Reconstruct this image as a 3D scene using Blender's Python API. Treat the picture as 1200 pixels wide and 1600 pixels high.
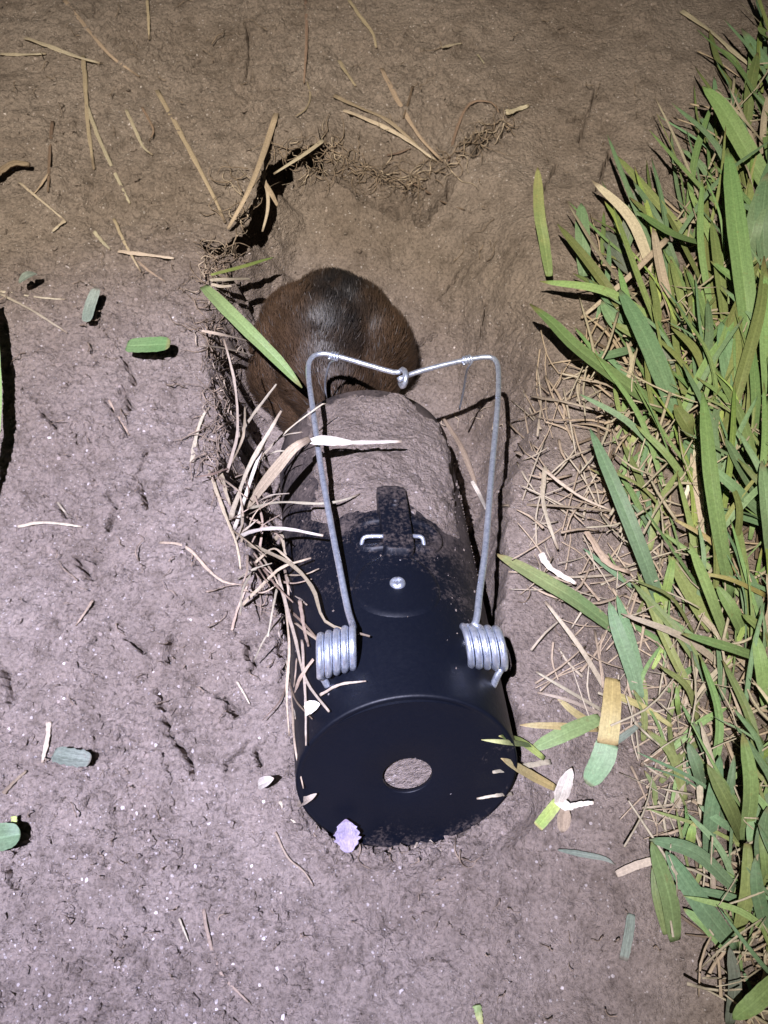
import bpy, bmesh, math, random
import numpy as np
from mathutils import Vector, Matrix, Quaternion

# ------------------------------------------------------------------ clear
for o in list(bpy.data.objects): bpy.data.objects.remove(o, do_unlink=True)
scene = bpy.context.scene
col = scene.collection
random.seed(7)
rng = np.random.default_rng(11)

# ------------------------------------------------------------------ camera (hand-held phone, 0.32 m above the soil)
FPX = 1250.0                       # focal length in pixels of a 1200 x 1600 frame
ELEV = math.radians(62)
CAM = np.array([0.0, 0.0, 0.32])
FWD = np.array([0, math.cos(ELEV), -math.sin(ELEV)])
UPV = np.array([0, math.sin(ELEV), math.cos(ELEV)])
RGT = np.array([1.0, 0, 0])
cd = bpy.data.cameras.new("camera")
cd.sensor_fit = 'VERTICAL'; cd.sensor_height = 32.0
cd.lens = 32.0*FPX/1600.0
cd.clip_start = 0.005; cd.clip_end = 200
cam = bpy.data.objects.new("camera", cd); col.objects.link(cam)
cam.location = CAM
cam.rotation_euler = (math.pi/2-ELEV, 0, 0)
scene.camera = cam

# ------------------------------------------------------------------ night sky and the hand torch that lights the scene
world = bpy.data.worlds.new("World"); scene.world = world; world.use_nodes = True
wn = world.node_tree.nodes; wl = world.node_tree.links
bg = wn["Background"]
sky = wn.new("ShaderNodeTexSky"); sky.sky_type = 'NISHITA'; sky.sun_disc = False
sky.sun_elevation = math.radians(2); sky.sun_rotation = math.radians(200)
wl.new(sky.outputs[0], bg.inputs[0]); bg.inputs[1].default_value = 0.022

AIM = np.array([0.0, 0.17, 0.0])
TORCH = AIM + (CAM + RGT*(-0.058) + UPV*0.062 - AIM)*2.6      # a head torch above and behind the phone, a little to its left
def torch(name, power, color, size, blend, target):
    l = bpy.data.lights.new(name, 'SPOT'); l.energy = power; l.color = color
    l.spot_size = math.radians(size); l.spot_blend = blend; l.shadow_soft_size = 0.004
    o = bpy.data.objects.new(name, l); col.objects.link(o)
    o.location = TORCH
    o.rotation_euler = (Vector(target)-Vector(TORCH)).to_track_quat('-Z', 'Y').to_euler()
    return o
torch("torch_spill", 84.0, (1.0, 0.92, 0.77), 58, 1.0, (-0.075, 0.26, 0))
torch("torch_core", 108.0, (0.40, 0.475, 1.0), 32, 1.0, (-0.10, 0.08, 0))
vs = scene.view_settings
vs.view_transform = 'Standard'; vs.look = 'None'; vs.exposure = 0.0; vs.gamma = 1.0; vs.use_curve_mapping = False

# ------------------------------------------------------------------ geometry of the view (to read places off the photograph)
def ray(px, py): return FWD + (px-600)/FPX*RGT - (py-800)/FPX*UPV
def P(px, py, z):
    d = ray(px, py); return CAM + d*((z-CAM[2])/d[2])
def depth(p): return float((np.asarray(p)-CAM) @ FWD)

# trap frame: origin at the centre of the rear disc
TR, TL = 0.039, 0.188
TPITCH, TYAW, SLANT = math.radians(23), math.radians(6.0), math.tan(math.radians(7))
d0 = ray(637, 1215); TD = CAM + d0*(FPX*2*TR/352)
TA = np.array([-math.sin(TYAW)*math.cos(TPITCH), math.cos(TYAW)*math.cos(TPITCH), -math.sin(TPITCH)])
TRt = np.array([math.cos(TYAW), math.sin(TYAW), 0.0]); TU = np.cross(TRt, TA)
def TF(s): return .0065*min(max(s, 0), .2)/TL          # the tube widens towards its mouth
def trap_pt(s, th, r): return TD + TA*s + (r+TF(s))*(math.sin(th)*TRt + math.cos(th)*TU)
def cyl_hit(px, py, r=TR):
    d = ray(px, py); o = CAM-TD
    d2 = d-(d@TA)*TA; o2 = o-(o@TA)*TA
    s = .08
    for _ in range(6):
        rr = r+TF(s); A, B, C_ = d2@d2, 2*(d2@o2), o2@o2-rr*rr
        q = B*B-4*A*C_
        t = (-B-math.sqrt(max(q, 0)))/(2*A)
        p = CAM+d*t; v = p-TD; s = v@TA; w = v-s*TA
    return p, s, math.atan2(w@TRt, w@TU)

def trap_z(px, py):
    """height of the trap's outer surface on this line of sight, or None"""
    d = ray(px, py); nrm = -TA + SLANT*TU
    t = ((TD-CAM)@nrm)/(d@nrm); p = CAM+d*t; v = p-TD; rad = v-(v@TA)*TA
    if np.linalg.norm(rad) < TR: return p[2]
    o = CAM-TD; d2 = d-(d@TA)*TA; o2 = o-(o@TA)*TA
    if 4*(d2@o2)**2-4*(d2@d2)*(o2@o2-TR*TR) <= 0: return None
    p, s, th = cyl_hit(px, py); 
    return p[2] if SLANT*((p-TD)@TU) <= s <= TL else None
# ------------------------------------------------------------------ noise
def _h(ix, iy, seed):
    n = (ix.astype(np.int64)*374761393 + iy.astype(np.int64)*668265263 + seed*1442695041) & 0xffffffff
    n = ((n ^ (n >> 13))*1274126177) & 0xffffffff
    n = (n ^ (n >> 16)) & 0xffffffff
    n = (n*2246822519) & 0xffffffff
    return ((n ^ (n >> 15)) & 0xffffff)/16777216.0
def perlin(x, y, seed=0):
    x = np.asarray(x, float); y = np.asarray(y, float)
    ix, iy = np.floor(x), np.floor(y); fx, fy = x-ix, y-iy
    u, v = fx*fx*fx*(fx*(fx*6-15)+10), fy*fy*fy*(fy*(fy*6-15)+10)
    def g(dx, dy):
        a = _h(ix+dx, iy+dy, seed)*2*np.pi
        return np.cos(a)*(fx-dx)+np.sin(a)*(fy-dy)
    return 1.5*((g(0,0)*(1-u)+g(1,0)*u)*(1-v)+(g(0,1)*(1-u)+g(1,1)*u)*v)
def fbm(x, y, seed=0, o=4):
    r = 0; a = 1.0; f = 1.0
    for k in range(o): r = r+a*perlin(x*f, y*f, seed+k*17); a *= .5; f *= 2.03
    return r
def worley(x, y, seed=0):
    ix, iy = np.floor(x), np.floor(y)
    f1 = np.full(x.shape, 9.0); f2 = f1.copy(); cid = np.zeros(x.shape)
    for dx in (-1, 0, 1):
        for dy in (-1, 0, 1):
            cx, cy = ix+dx, iy+dy
            px = cx+_h(cx, cy, seed); py = cy+_h(cx, cy, seed+5)
            d = np.hypot(px-x, py-y)
            c = _h(cx, cy, seed+9)
            cid = np.where(d < f1, c, cid)
            f2 = np.where(d < f1, f1, np.minimum(f2, d)); f1 = np.minimum(f1, d)
    return f1, f2, cid
def sst(e0, e1, x):
    t = np.clip((x-e0)/(e1-e0), 0, 1); return t*t*(3-2*t)

# ------------------------------------------------------------------ terrain heights
def G0(px, py): p = P(px, py, 0.0); return p[0], p[1]
left_edge = [G0(*q) for q in [(545,1345),(500,1300),(468,1215),(462,1100),(450,1000),(400,900),(372,820),(352,740),(338,640),(322,540),(326,455),(352,395),(378,340),(398,280),(425,238),(470,222)]]
right_edge = [G0(*q) for q in [(640,1345),(755,1290),(800,1215),(802,1130),(797,1050),(790,960),(784,880),(800,760),(850,690),(880,600),(870,500),(850,400),(830,300),(800,240)]]
LX = np.array(sorted(left_edge, key=lambda q: q[1])); RX = np.array(sorted(right_edge, key=lambda q: q[1]))
CRACK_SHADOW_LINES = [
 [(250,1078),(256,1112),(268,1150),(290,1176),(302,1218)], [(268,1150),(300,1142)], [(0,1045),(20,1092)],
 [(232,705),(215,745),(236,802)], [(165,625),(185,655),(200,680)], [(310,155),(330,140),(352,133)], [(292,120),(318,95)],
 [(388,50),(391,95),(385,140)], [(886,196),(912,192),(926,165),(922,145)], [(912,192),(905,230)], [(955,235),(930,300)],
 [(1028,290),(1060,268),(1085,250)], [(870,255),(850,300),(852,345),(858,385)], [(250,470),(300,432)], [(440,1010),(445,1060)],  # longest line here: shadow of the lone yellow green blade, carved as a groove
 [(90,790),(112,812)], [(118,870),(140,905)], [(25,1385),(5,1352)], [(150,880),(130,870)], [(200,1000),(225,1020)],
 [(455,1035),(440,1075)], [(385,1010),(400,1050)], [(920,1010),(895,1040)], [(640,440),(690,420)],
 [(195,560),(210,600)], [(205,640),(190,600)], [(60,640),(90,668)],
 [(330,590),(345,640)], [(770,420),(760,460)], [(700,380),(742,352)], [(1060,120),(1040,95)], [(170,770),(180,800),(170,830)],
 [(270,1000),(262,1040)], [(345,1090),(372,1120)], [(355,1200),(390,1165)], [(405,1175),(408,1200)],
]
BURROW = np.array([G0(*q) for q in [(368,374),(384,340),(402,296),(418,262),(446,246),(490,240)]])
_t = np.gradient(BURROW, axis=0); BNORM = np.stack([-_t[:, 1], _t[:, 0]], 1)/np.linalg.norm(_t, axis=1)[:, None]
def terrain(x, y, fine=True):
    x = np.asarray(x, float); y = np.asarray(y, float)
    wx = x+0.0035*fbm(x*70, y*70, 3, 3); wy = y+0.0035*fbm(x*70+9, y*70, 4, 3)
    h = 0.004*fbm(x*11, y*11, 21, 3)*sst(0, .05, np.hypot(x, y-.08)) + 0.0016*fbm(x*38, y*38, 22, 3)
    h = h + 0.010*sst(.30, .62, y) + .006*sst(.10, .2, x)
    # the dug hole the trap sits in
    xl = np.interp(wy, LX[:,1], LX[:,0])+sst(.13, .2, y)*(.005*perlin(y*42, x*20, 14)+.003*perlin(y*110, x*60, 15)); xr = np.interp(wy, RX[:,1], RX[:,0])
    D = np.interp(y, [.005,.03,.055,.10,.16,.20,.26,.30,.345,.39,.44], [0,.002,.020,.040,.066,.075,.072,.060,.038,.020,0])
    wl_ = np.interp(y, [.0,.05,.2,.3,.4,.5], [.006,.005,.008,.014,.020,.03])
    wr_ = np.interp(y, [.0,.05,.17,.21,.26,.32,.4], [.006,.004,.006,.028,.045,.06,.07])
    wl_ = wl_*(1+sst(.13, .2, y)*(.6+1.1*np.abs(perlin(x*20, y*60, 16))))
    pit = D*sst(0, 1, (wx-xl)/wl_)*sst(0, 1, (xr-wx)/wr_)
    out_ = np.maximum(np.maximum(xl-x, x-xr), 0)
    h = h+.010*sst(.028, .075, y)*sst(.23, .15, y)*np.exp(-(out_/.045)**2)
    # loose soil banked unevenly against the lower rim of the end plate
    ang = np.arctan2(x-TD[0], -(y-TD[1])); rr0 = np.hypot((x-TD[0])/.0400, (y-TD[1])/.0215)
    h = h+(.0055+.0045*fbm(x*90, y*90, 93, 2))*np.exp(-((rr0-1.14)/.14)**2)*sst(.062, .045, y)
    h = h-pit
    # a narrow black burrow opening under the far left lip
    bl = BURROW+BNORM*.007; dm = np.full(h.shape, 1.0); tt = np.zeros(h.shape)
    for k in range(len(bl)-1):
        p, q = bl[k], bl[k+1]; dv = q-p
        t = np.clip(((x-p[0])*dv[0]+(y-p[1])*dv[1])/(dv@dv), 0, 1)
        d = np.hypot(x-p[0]-t*dv[0], y-p[1]-t*dv[1]); tt = np.where(d < dm, (k+t)/(len(bl)-1), tt); dm = np.minimum(dm, d)
    br = np.interp(tt, [0,.25,.55,.8,1], [.013,.0190,.0190,.016,.010]) + .0012*perlin(x*70, y*70, 44)
    h = h-np.interp(tt, [0,.2,.6,.8,1], [.10,.12,.12,.08,.04])*sst(1.0, .92, dm/br)
    hole = sst(1.3, 1.0, dm/br)
    # crumbled ridge of torn soil along the far lip of the hole
    for (ax, ay, bx, by) in [(540,250,640,292),(640,292,720,240),(720,240,790,195)]:
        p, q = np.array(G0(ax, ay)), np.array(G0(bx, by)); dv = q-p
        t = np.clip(((x-p[0])*dv[0]+(y-p[1])*dv[1])/(dv@dv), 0, 1)
        dd = ((x-p[0])*dv[1]-(y-p[1])*dv[0])/np.linalg.norm(dv)
        d2 = np.hypot(x-p[0]-t*dv[0], y-p[1]-t*dv[1])
        h = h + .006*np.exp(-(d2/.006)**2)*np.where(dd < 0, 1.0, .2)*(1+.8*perlin(x*300, y*300, 77))
    rim = [(425,250),(470,236),(520,243),(560,262),(610,280),(660,293),(700,262),(740,226),(790,196)]
    for k in range(len(rim)-1):
        p, q = np.array(G0(*rim[k])), np.array(G0(*rim[k+1])); dv = q-p; nv_ = np.array([dv[1], -dv[0]])/np.linalg.norm(dv)*.004
        t = np.clip(((x-p[0]-nv_[0])*dv[0]+(y-p[1]-nv_[1])*dv[1])/(dv@dv), 0, 1)
        d2 = np.hypot(x-p[0]-nv_[0]-t*dv[0], y-p[1]-nv_[1]-t*dv[1])
        h = h - (.016 if k < 3 else .009)*sst(1.0, .35, d2/(.0034*(1+.7*perlin(x*140, y*140, 57))))*sst(-.25, .2, perlin(x*75, y*75, 58)+(.5 if k < 3 else .1))
    if fine:
        rough = np.clip(.55+.55*fbm(x*16+3, y*16, 31, 3), .18, 1.25)
        smooth = sst(.02, .07, x)*sst(.42, .30, y)            # smeared mud right of the trap
        smooth = np.maximum(smooth, .8*sst(.02, .10, x)*sst(.30, .36, y))
        smooth = np.maximum(smooth, .75*sst(0, 1, (wx-xl)/.02)*sst(.22, .27, y)*sst(.44, .38, y))
        rough = rough*(1-.72*smooth)*(1-hole)
        smooth = np.maximum(smooth, hole)
        f1, f2, cid = worley(wx*150, wy*150, 41)
        clod = (cid-.5)*sst(0.02, .35, f2-f1)
        h = h + rough*(.0011*clod*2 + .0019*fbm(x*130, y*130, 51, 3)+.0013*fbm(x*420, y*420, 52, 2))
        g1, g2, gc = worley(x*430, y*430, 61)
        h = h + rough*.0020*np.maximum(0, .55-g1)*(gc > .45)
        # drying cracks, plus one blade's shadow carved in as a groove
        c1, c2, cc = worley((x+.004*fbm(x*160, y*160, 65, 2))*44, (y+.004*fbm(x*160+7, y*160, 66, 2))*44, 67)
        msk = sst(.15, .45, fbm(x*34, y*34, 68, 2))*(1-.8*smooth)
        h = h-.0030*sst(.04, .0, c2-c1)*msk
        e1, e2, ec = worley((x+.002*fbm(x*260, y*260, 75, 2))*95, (y+.002*fbm(x*260+7, y*260, 76, 2))*95, 77)
        msk2 = sst(.2, .5, fbm(x*55, y*55, 78, 2))*(1-.85*smooth)
        h = h-.0030*sst(.08, .0, e2-e1)*msk2
        for ci, cr_ in enumerate(CRACK_SHADOW_LINES):
            pts = np.array([G0(*q) for q in cr_])
            lo, hi = pts.min(0)-.006, pts.max(0)+.006
            m = (x > lo[0]) & (x < hi[0]) & (y > lo[1]) & (y < hi[1])
            if not m.any(): continue
            xx = x[m]+.0016*perlin(x[m]*260, y[m]*260, 80+ci); yy = y[m]+.0016*perlin(x[m]*260+5, y[m]*260, 81+ci)
            dm = np.full(xx.shape, 1.0)
            for k in range(len(pts)-1):
                p, q = pts[k], pts[k+1]; dv = q-p
                t = np.clip(((xx-p[0])*dv[0]+(yy-p[1])*dv[1])/(dv@dv), 0, 1)
                dm = np.minimum(dm, np.hypot(xx-p[0]-t*dv[0], yy-p[1]-t*dv[1]))
            wv = .0012*(1+.5*perlin(xx*180, yy*180, 90))
            h[m] = h[m]-.0095*sst(1.0, .25, dm/wv)
    return h

def axis(segs):
    out = [segs[0][0]]
    for a, b, n in segs: out += list(np.linspace(a, b, n+1)[1:])
    return np.array(out)
gx = axis([(-60,-8,6),(-8,-1,10),(-1,-.34,16),(-.34,-.2,70),(-.2,.2,640),(.2,.34,70),(.34,1,16),(1,8,10),(8,60,6)])
gy = axis([(-60,-8,6),(-8,-1,10),(-1,-.06,16),(-.06,.34,700),(.34,.64,330),(.64,1.4,24),(1.4,8,10),(8,60,6)])
GX, GY = np.meshgrid(gx, gy)
GZ = terrain(GX.ravel(), GY.ravel()).reshape(GX.shape)
def Hs(x, y):
    i = np.clip(np.searchsorted(gx, x)-1, 0, len(gx)-2); j = np.clip(np.searchsorted(gy, y)-1, 0, len(gy)-2)
    fx = (x-gx[i])/(gx[i+1]-gx[i]); fy = (y-gy[j])/(gy[j+1]-gy[j])
    return float((GZ[j,i]*(1-fx)+GZ[j,i+1]*fx)*(1-fy)+(GZ[j+1,i]*(1-fx)+GZ[j+1,i+1]*fx)*fy)
def G(px, py, dz=0.0):
    """where the line of sight meets the soil, raised by dz"""
    d = ray(px, py); z = .036; last = z
    while z > -.13:
        p = CAM+d*((z-CAM[2])/d[2])
        if Hs(p[0], p[1])+dz >= z:
            lo, hi = z, last
            for _ in range(10):
                m = .5*(lo+hi); p = CAM+d*((m-CAM[2])/d[2])
                if Hs(p[0], p[1])+dz >= m: lo = m
                else: hi = m
            return p
        last = z; z -= .0015
    return P(px, py, 0)

# ------------------------------------------------------------------ materials
def new_mat(name):
    m = bpy.data.materials.new(name); m.use_nodes = True
    nt = m.node_tree; b = nt.nodes["Principled BSDF"]
    return m, nt, b
def N(nt, t, **kw):
    n = nt.nodes.new(t)
    for k, v in kw.items(): setattr(n, k, v)
    return n
def ramp(nt, fac, stops):
    r = N(nt, "ShaderNodeValToRGB"); e = r.color_ramp.elements
    while len(e) < len(stops): e.new(.5)
    for i, (p, c) in enumerate(stops): e[i].position = p; e[i].color = (*c, 1) if len(c) == 3 else c
    nt.links.new(fac, r.inputs[0]); return r.outputs[0]
def noise(nt, vec, scale, detail=4, rough=.55):
    n = N(nt, "ShaderNodeTexNoise"); n.inputs["Scale"].default_value = scale
    n.inputs["Detail"].default_value = detail; n.inputs["Roughness"].default_value = rough
    if vec is not None: nt.links.new(vec, n.inputs["Vector"])
    return n.outputs["Fac"]
def mix(nt, fac, a, b, bt='MIX'):
    m = N(nt, "ShaderNodeMix", data_type='RGBA', blend_type=bt)
    for v, k in ((fac, 0), (a, 6), (b, 7)):
        if isinstance(v, (int, float)): m.inputs[k].default_value = v
        elif isinstance(v, tuple): m.inputs[k].default_value = (*v, 1)
        else: nt.links.new(v, m.inputs[k])
    return m.outputs[2]
def mth(nt, op, a, b=None, c=None):
    m = N(nt, "ShaderNodeMath", operation=op)
    for k, v in enumerate((a, b, c)):
        if v is None: continue
        if isinstance(v, (int, float)): m.inputs[k].default_value = v
        else: nt.links.new(v, m.inputs[k])
    return m.outputs[0]
def bump(nt, b, hgt, strength, dist):
    n = N(nt, "ShaderNodeBump"); n.inputs["Strength"].default_value = strength; n.inputs["Distance"].default_value = dist
    nt.links.new(hgt, n.inputs["Height"]); nt.links.new(n.outputs[0], b.inputs["Normal"])

def soil_material(name, tint=1.0, specks=True):
    m, nt, b = new_mat(name)
    pos = N(nt, "ShaderNodeNewGeometry").outputs["Position"]
    n1 = noise(nt, pos, 14, 5, .6); n2 = noise(nt, pos, 90, 5, .65); n3 = noise(nt, pos, 620, 4, .7)
    c = ramp(nt, n1, [(.3, (.215*tint,.168*tint,.138*tint)), (.55, (.270*tint,.217*tint,.184*tint)), (.75, (.310*tint,.253*tint,.218*tint))])
    c2 = ramp(nt, n2, [(.32, (.62,.60,.58)), (.5, (1,1,1)), (.72, (1.18,1.17,1.17))])
    c = mix(nt, .8, c, c2, 'MULTIPLY')
    c3 = ramp(nt, n3, [(.33, (.5,.48,.46)), (.5, (1,1,1)), (.7, (1.35,1.33,1.32))])
    c = mix(nt, .75, c, c3, 'MULTIPLY')
    if specks:
        for sc, thr, rad, cc in ((520, .965, .30, (.70,.62,.60)), (230, .975, .20, (.62,.50,.45)), (900, .95, .32, (.60,.54,.50))):
            v = N(nt, "ShaderNodeTexVoronoi"); v.inputs["Scale"].default_value = sc
            nt.links.new(pos, v.inputs["Vector"])
            sep = N(nt, "ShaderNodeSeparateColor"); nt.links.new(v.outputs["Color"], sep.inputs[0])
            f = mth(nt, 'MULTIPLY', mth(nt, 'GREATER_THAN', sep.outputs[0], thr), mth(nt, 'LESS_THAN', v.outputs["Distance"], rad))
            c = mix(nt, mth(nt, 'MULTIPLY', f, .5), c, cc)
    nt.links.new(c, b.inputs["Base Color"])
    b.inputs["Roughness"].default_value = .88; b.inputs["Specular IOR Level"].default_value = .25
    vr = N(nt, "ShaderNodeTexVoronoi"); vr.inputs["Scale"].default_value = 420; nt.links.new(pos, vr.inputs["Vector"])
    hh = mth(nt, 'ADD', mth(nt, 'MULTIPLY', n3, .9), mth(nt, 'MULTIPLY', noise(nt, pos, 1300, 4, .75), .6))
    hh = mth(nt, 'SUBTRACT', hh, mth(nt, 'MULTIPLY', vr.outputs["Distance"], .35))
    hh = mth(nt, 'ADD', hh, mth(nt, 'MULTIPLY', noise(nt, pos, 240, 4, .7), 1.1))
    bump(nt, b, hh, 1.0, .0022)
    return m
M = {}
M['soil'] = soil_material("bare_soil")
M['loose'] = soil_material("loose_soil", .93)
def flat_mat(name, colr, rough=.5, metal=0.0, spec=.5, var=.25, scale=400):
    m, nt, b = new_mat(name)
    pos = N(nt, "ShaderNodeNewGeometry").outputs["Position"]
    n = noise(nt, pos, scale, 4)
    c = ramp(nt, n, [(.3, tuple(v*(1-var) for v in colr)), (.7, tuple(min(1, v*(1+var)) for v in colr))])
    nt.links.new(c, b.inputs["Base Color"])
    b.inputs["Roughness"].default_value = rough; b.inputs["Metallic"].default_value = metal; b.inputs["Specular IOR Level"].default_value = spec
    return m
# black moulded plastic with soil dust rubbed over it (dustier towards the buried mouth)
m, nt, b = new_mat("black_plastic")
tc = N(nt, "ShaderNodeTexCoord"); ob = tc.outputs["Object"]
sep = N(nt, "ShaderNodeSeparateXYZ"); nt.links.new(ob, sep.inputs[0])
n1 = noise(nt, ob, 60, 6, .65); n2 = noise(nt, ob, 700, 4, .7)
along = N(nt, "ShaderNodeMapRange"); nt.links.new(sep.outputs["Y"], along.inputs[0])
along.inputs[1].default_value = .02; along.inputs[2].default_value = .14; along.inputs[3].default_value = -.05; along.inputs[4].default_value = .27
side = N(nt, "ShaderNodeMapRange"); nt.links.new(sep.outputs["X"], side.inputs[0])
side.inputs[1].default_value = .012; side.inputs[2].default_value = .038; side.inputs[3].default_value = 0; side.inputs[4].default_value = .10
low = N(nt, "ShaderNodeMapRange"); nt.links.new(sep.outputs["Z"], low.inputs[0])
low.inputs[1].default_value = -.018; low.inputs[2].default_value = -.040; low.inputs[3].default_value = 0; low.inputs[4].default_value = .26
f = mth(nt, 'ADD', mth(nt, 'ADD', mth(nt, 'MULTIPLY', n1, .5), mth(nt, 'MULTIPLY', n2, .5)), mth(nt, 'ADD', mth(nt, 'ADD', along.outputs[0], side.outputs[0]), low.outputs[0]))
df = ramp(nt, f, [(.62, (0,0,0)), (.86, (1,1,1))])
dsp = N(nt, "ShaderNodeSeparateColor"); nt.links.new(df, dsp.inputs[0])
c = mix(nt, mth(nt, 'MULTIPLY', dsp.outputs[0], .7), (.0024,.0034,.0072), (.15,.115,.095))
vo = N(nt, "ShaderNodeTexVoronoi"); vo.inputs["Scale"].default_value = 330; nt.links.new(ob, vo.inputs["Vector"])
vs_ = N(nt, "ShaderNodeSeparateColor"); nt.links.new(vo.outputs["Color"], vs_.inputs[0])
sp = mth(nt, 'MULTIPLY', mth(nt, 'GREATER_THAN', vs_.outputs[0], .985), mth(nt, 'LESS_THAN', vo.outputs["Distance"], .13))
c = mix(nt, mth(nt, 'MULTIPLY', sp, .6), c, (.3,.27,.26))
nt.links.new(c, b.inputs["Base Color"])
rr = mth(nt, 'ADD', mth(nt, 'MULTIPLY', n2, .25), .36); rr = mth(nt, 'ADD', rr, mth(nt, 'MULTIPLY', dsp.outputs[0], .35))
nt.links.new(rr, b.inputs["Roughness"]); b.inputs["Specular IOR Level"].default_value = .26
bump(nt, b, mth(nt, 'ADD', mth(nt, 'MULTIPLY', n2, .4), noise(nt, ob, 130, 3)), .25, .0006)
M['plastic'] = m
# galvanised spring wire
m, nt, b = new_mat("galvanised_wire")
ob = N(nt, "ShaderNodeTexCoord").outputs["Object"]
n = noise(nt, ob, 500, 5, .7)
nt.links.new(ramp(nt, n, [(.3, (.52,.57,.68)), (.7, (.90,.94,1.0))]), b.inputs["Base Color"])
b.inputs["Metallic"].default_value = .84
nt.links.new(mth(nt, 'ADD', mth(nt, 'MULTIPLY', n, .30), .16), b.inputs["Roughness"])
bump(nt, b, n, .15, .0002)
M['wire'] = m

def leaf_material(name, base, tip, dry, rough=.5, vein=.16, transl=.22):
    """base/tip colours along the leaf, dry = colour of brown flecks; attribute st = (across, along, random)"""
    m, nt, b = new_mat(name)
    at = N(nt, "ShaderNodeAttribute", attribute_name="st")
    sp = N(nt, "ShaderNodeSeparateColor"); nt.links.new(at.outputs["Color"], sp.inputs[0])
    pos = N(nt, "ShaderNodeNewGeometry").outputs["Position"]
    info = N(nt, "ShaderNodeObjectInfo").outputs["Random"]
    cmb = N(nt, "ShaderNodeCombineXYZ")
    nt.links.new(mth(nt, 'MULTIPLY', sp.outputs[0], 9), cmb.inputs[0]); nt.links.new(mth(nt, 'MULTIPLY', sp.outputs[1], 1.5), cmb.inputs[1])
    nt.links.new(mth(nt, 'MULTIPLY', info, 37), cmb.inputs[2])
    st = noise(nt, cmb.outputs[0], 1.6, 4, .7)
    blot = noise(nt, pos, 110, 4, .6)
    al = mth(nt, 'ADD', sp.outputs[1], mth(nt, 'MULTIPLY', mth(nt, 'SUBTRACT', blot, .5), .7))
    c = mix(nt, ramp(nt, al, [(.25, (0,0,0)), (.95, (1,1,1))]), base, tip)
    c = mix(nt, 1.0, c, ramp(nt, st, [(.3, (1-vein,)*3), (.7, (1+vein,)*3)]), 'MULTIPLY')
    hv = mth(nt, 'ADD', mth(nt, 'MULTIPLY', info, .55), .72)
    hs = N(nt, "ShaderNodeHueSaturation"); nt.links.new(hv, hs.inputs["Value"]); nt.links.new(c, hs.inputs["Color"])
    nt.links.new(mth(nt, 'ADD', mth(nt, 'MULTIPLY', mth(nt, 'FRACT', mth(nt, 'MULTIPLY', info, 7.3)), .035), .482), hs.inputs["Hue"])
    mid = mth(nt, 'LESS_THAN', mth(nt, 'ABSOLUTE', mth(nt, 'SUBTRACT', sp.outputs[0], .5)), .045)
    c = mix(nt, mth(nt, 'MULTIPLY', mid, .16), hs.outputs[0], tuple(min(1, v*1.9) for v in base))
    fl = ramp(nt, noise(nt, pos, 320, 5, .7), [(.60, (0,0,0)), (.72, (1,1,1))])
    fs = N(nt, "ShaderNodeSeparateColor"); nt.links.new(fl, fs.inputs[0])
    c = mix(nt, mth(nt, 'MULTIPLY', fs.outputs[0], .6), c, dry)
    tipm = ramp(nt, mth(nt, 'ADD', sp.outputs[1], mth(nt, 'MULTIPLY', mth(nt, 'SUBTRACT', mth(nt, 'FRACT', mth(nt, 'MULTIPLY', info, 13.7)), .5), .12)), [(.93, (0,0,0)), (.985, (1,1,1))])
    ts_ = N(nt, "ShaderNodeSeparateColor"); nt.links.new(tipm, ts_.inputs[0])
    c = mix(nt, mth(nt, 'MULTIPLY', ts_.outputs[0], .75), c, dry)
    gr = noise(nt, pos, 900, 3, .7)
    c = mix(nt, .6, c, ramp(nt, gr, [(.35, (.72,.72,.72)), (.65, (1.2,1.2,1.2))]), 'MULTIPLY')
    nt.links.new(c, b.inputs["Base Color"])
    b.inputs["Roughness"].default_value = rough; b.inputs["Specular IOR Level"].default_value = .24
    bump(nt, b, st, .25, .0003)
    tr = N(nt, "ShaderNodeBsdfTranslucent"); nt.links.new(c, tr.inputs[0])
    ms = N(nt, "ShaderNodeMixShader"); ms.inputs[0].default_value = transl
    out = nt.nodes["Material Output"]
    nt.links.new(b.outputs[0], ms.inputs[1]); nt.links.new(tr.outputs[0], ms.inputs[2]); nt.links.new(ms.outputs[0], out.inputs[0])
    return m
M['green'] = leaf_material("grass_green", (.205,.295,.120), (.180,.285,.105), (.22,.20,.08))
M['teal'] = leaf_material("grass_blue_green", (.180,.270,.150), (.160,.262,.138), (.20,.20,.12))
M['olive'] = leaf_material("grass_olive", (.205,.240,.090), (.175,.220,.080), (.22,.17,.08))
M['lime'] = leaf_material("grass_lime", (.29,.36,.11), (.20,.30,.08), (.40,.34,.14))
M['yellow'] = leaf_material("grass_yellowing", (.20,.27,.11), (.37,.37,.16), (.44,.34,.15))
M['gold'] = leaf_material("grass_dying_yellow", (.37,.30,.12), (.43,.38,.18), (.36,.26,.12))
M['straw'] = leaf_material("dry_straw_pale", (.36,.30,.22), (.42,.36,.27), (.22,.165,.115), .6, .2, .12)
M['tan'] = leaf_material("dry_straw_tan", (.290,.225,.158), (.34,.265,.188), (.12,.085,.06), .65, .25, .08)
M['brown'] = leaf_material("dry_stem_brown", (.15,.105,.075), (.18,.13,.09), (.07,.05,.035), .75, .4, .0)
M['white'] = leaf_material("bleached_leaf", (.62,.56,.46), (.70,.64,.55), (.36,.27,.18), .55, .25, .15)
M['greyleaf'] = leaf_material("withered_grey_leaf", (.15,.175,.135), (.18,.20,.16), (.14,.115,.09), .7, .35, .08)
M['petal'] = leaf_material("withered_petal", (.25,.21,.29), (.33,.29,.38), (.17,.12,.16), .6, .3, .2)
M['root'] = flat_mat("root_hairs", (.20,.15,.11), .8, 0, .2, .45, 260)
M['rootp'] = flat_mat("pale_root_hairs", (.36,.29,.22), .8, 0, .2, .4, 260)
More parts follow.
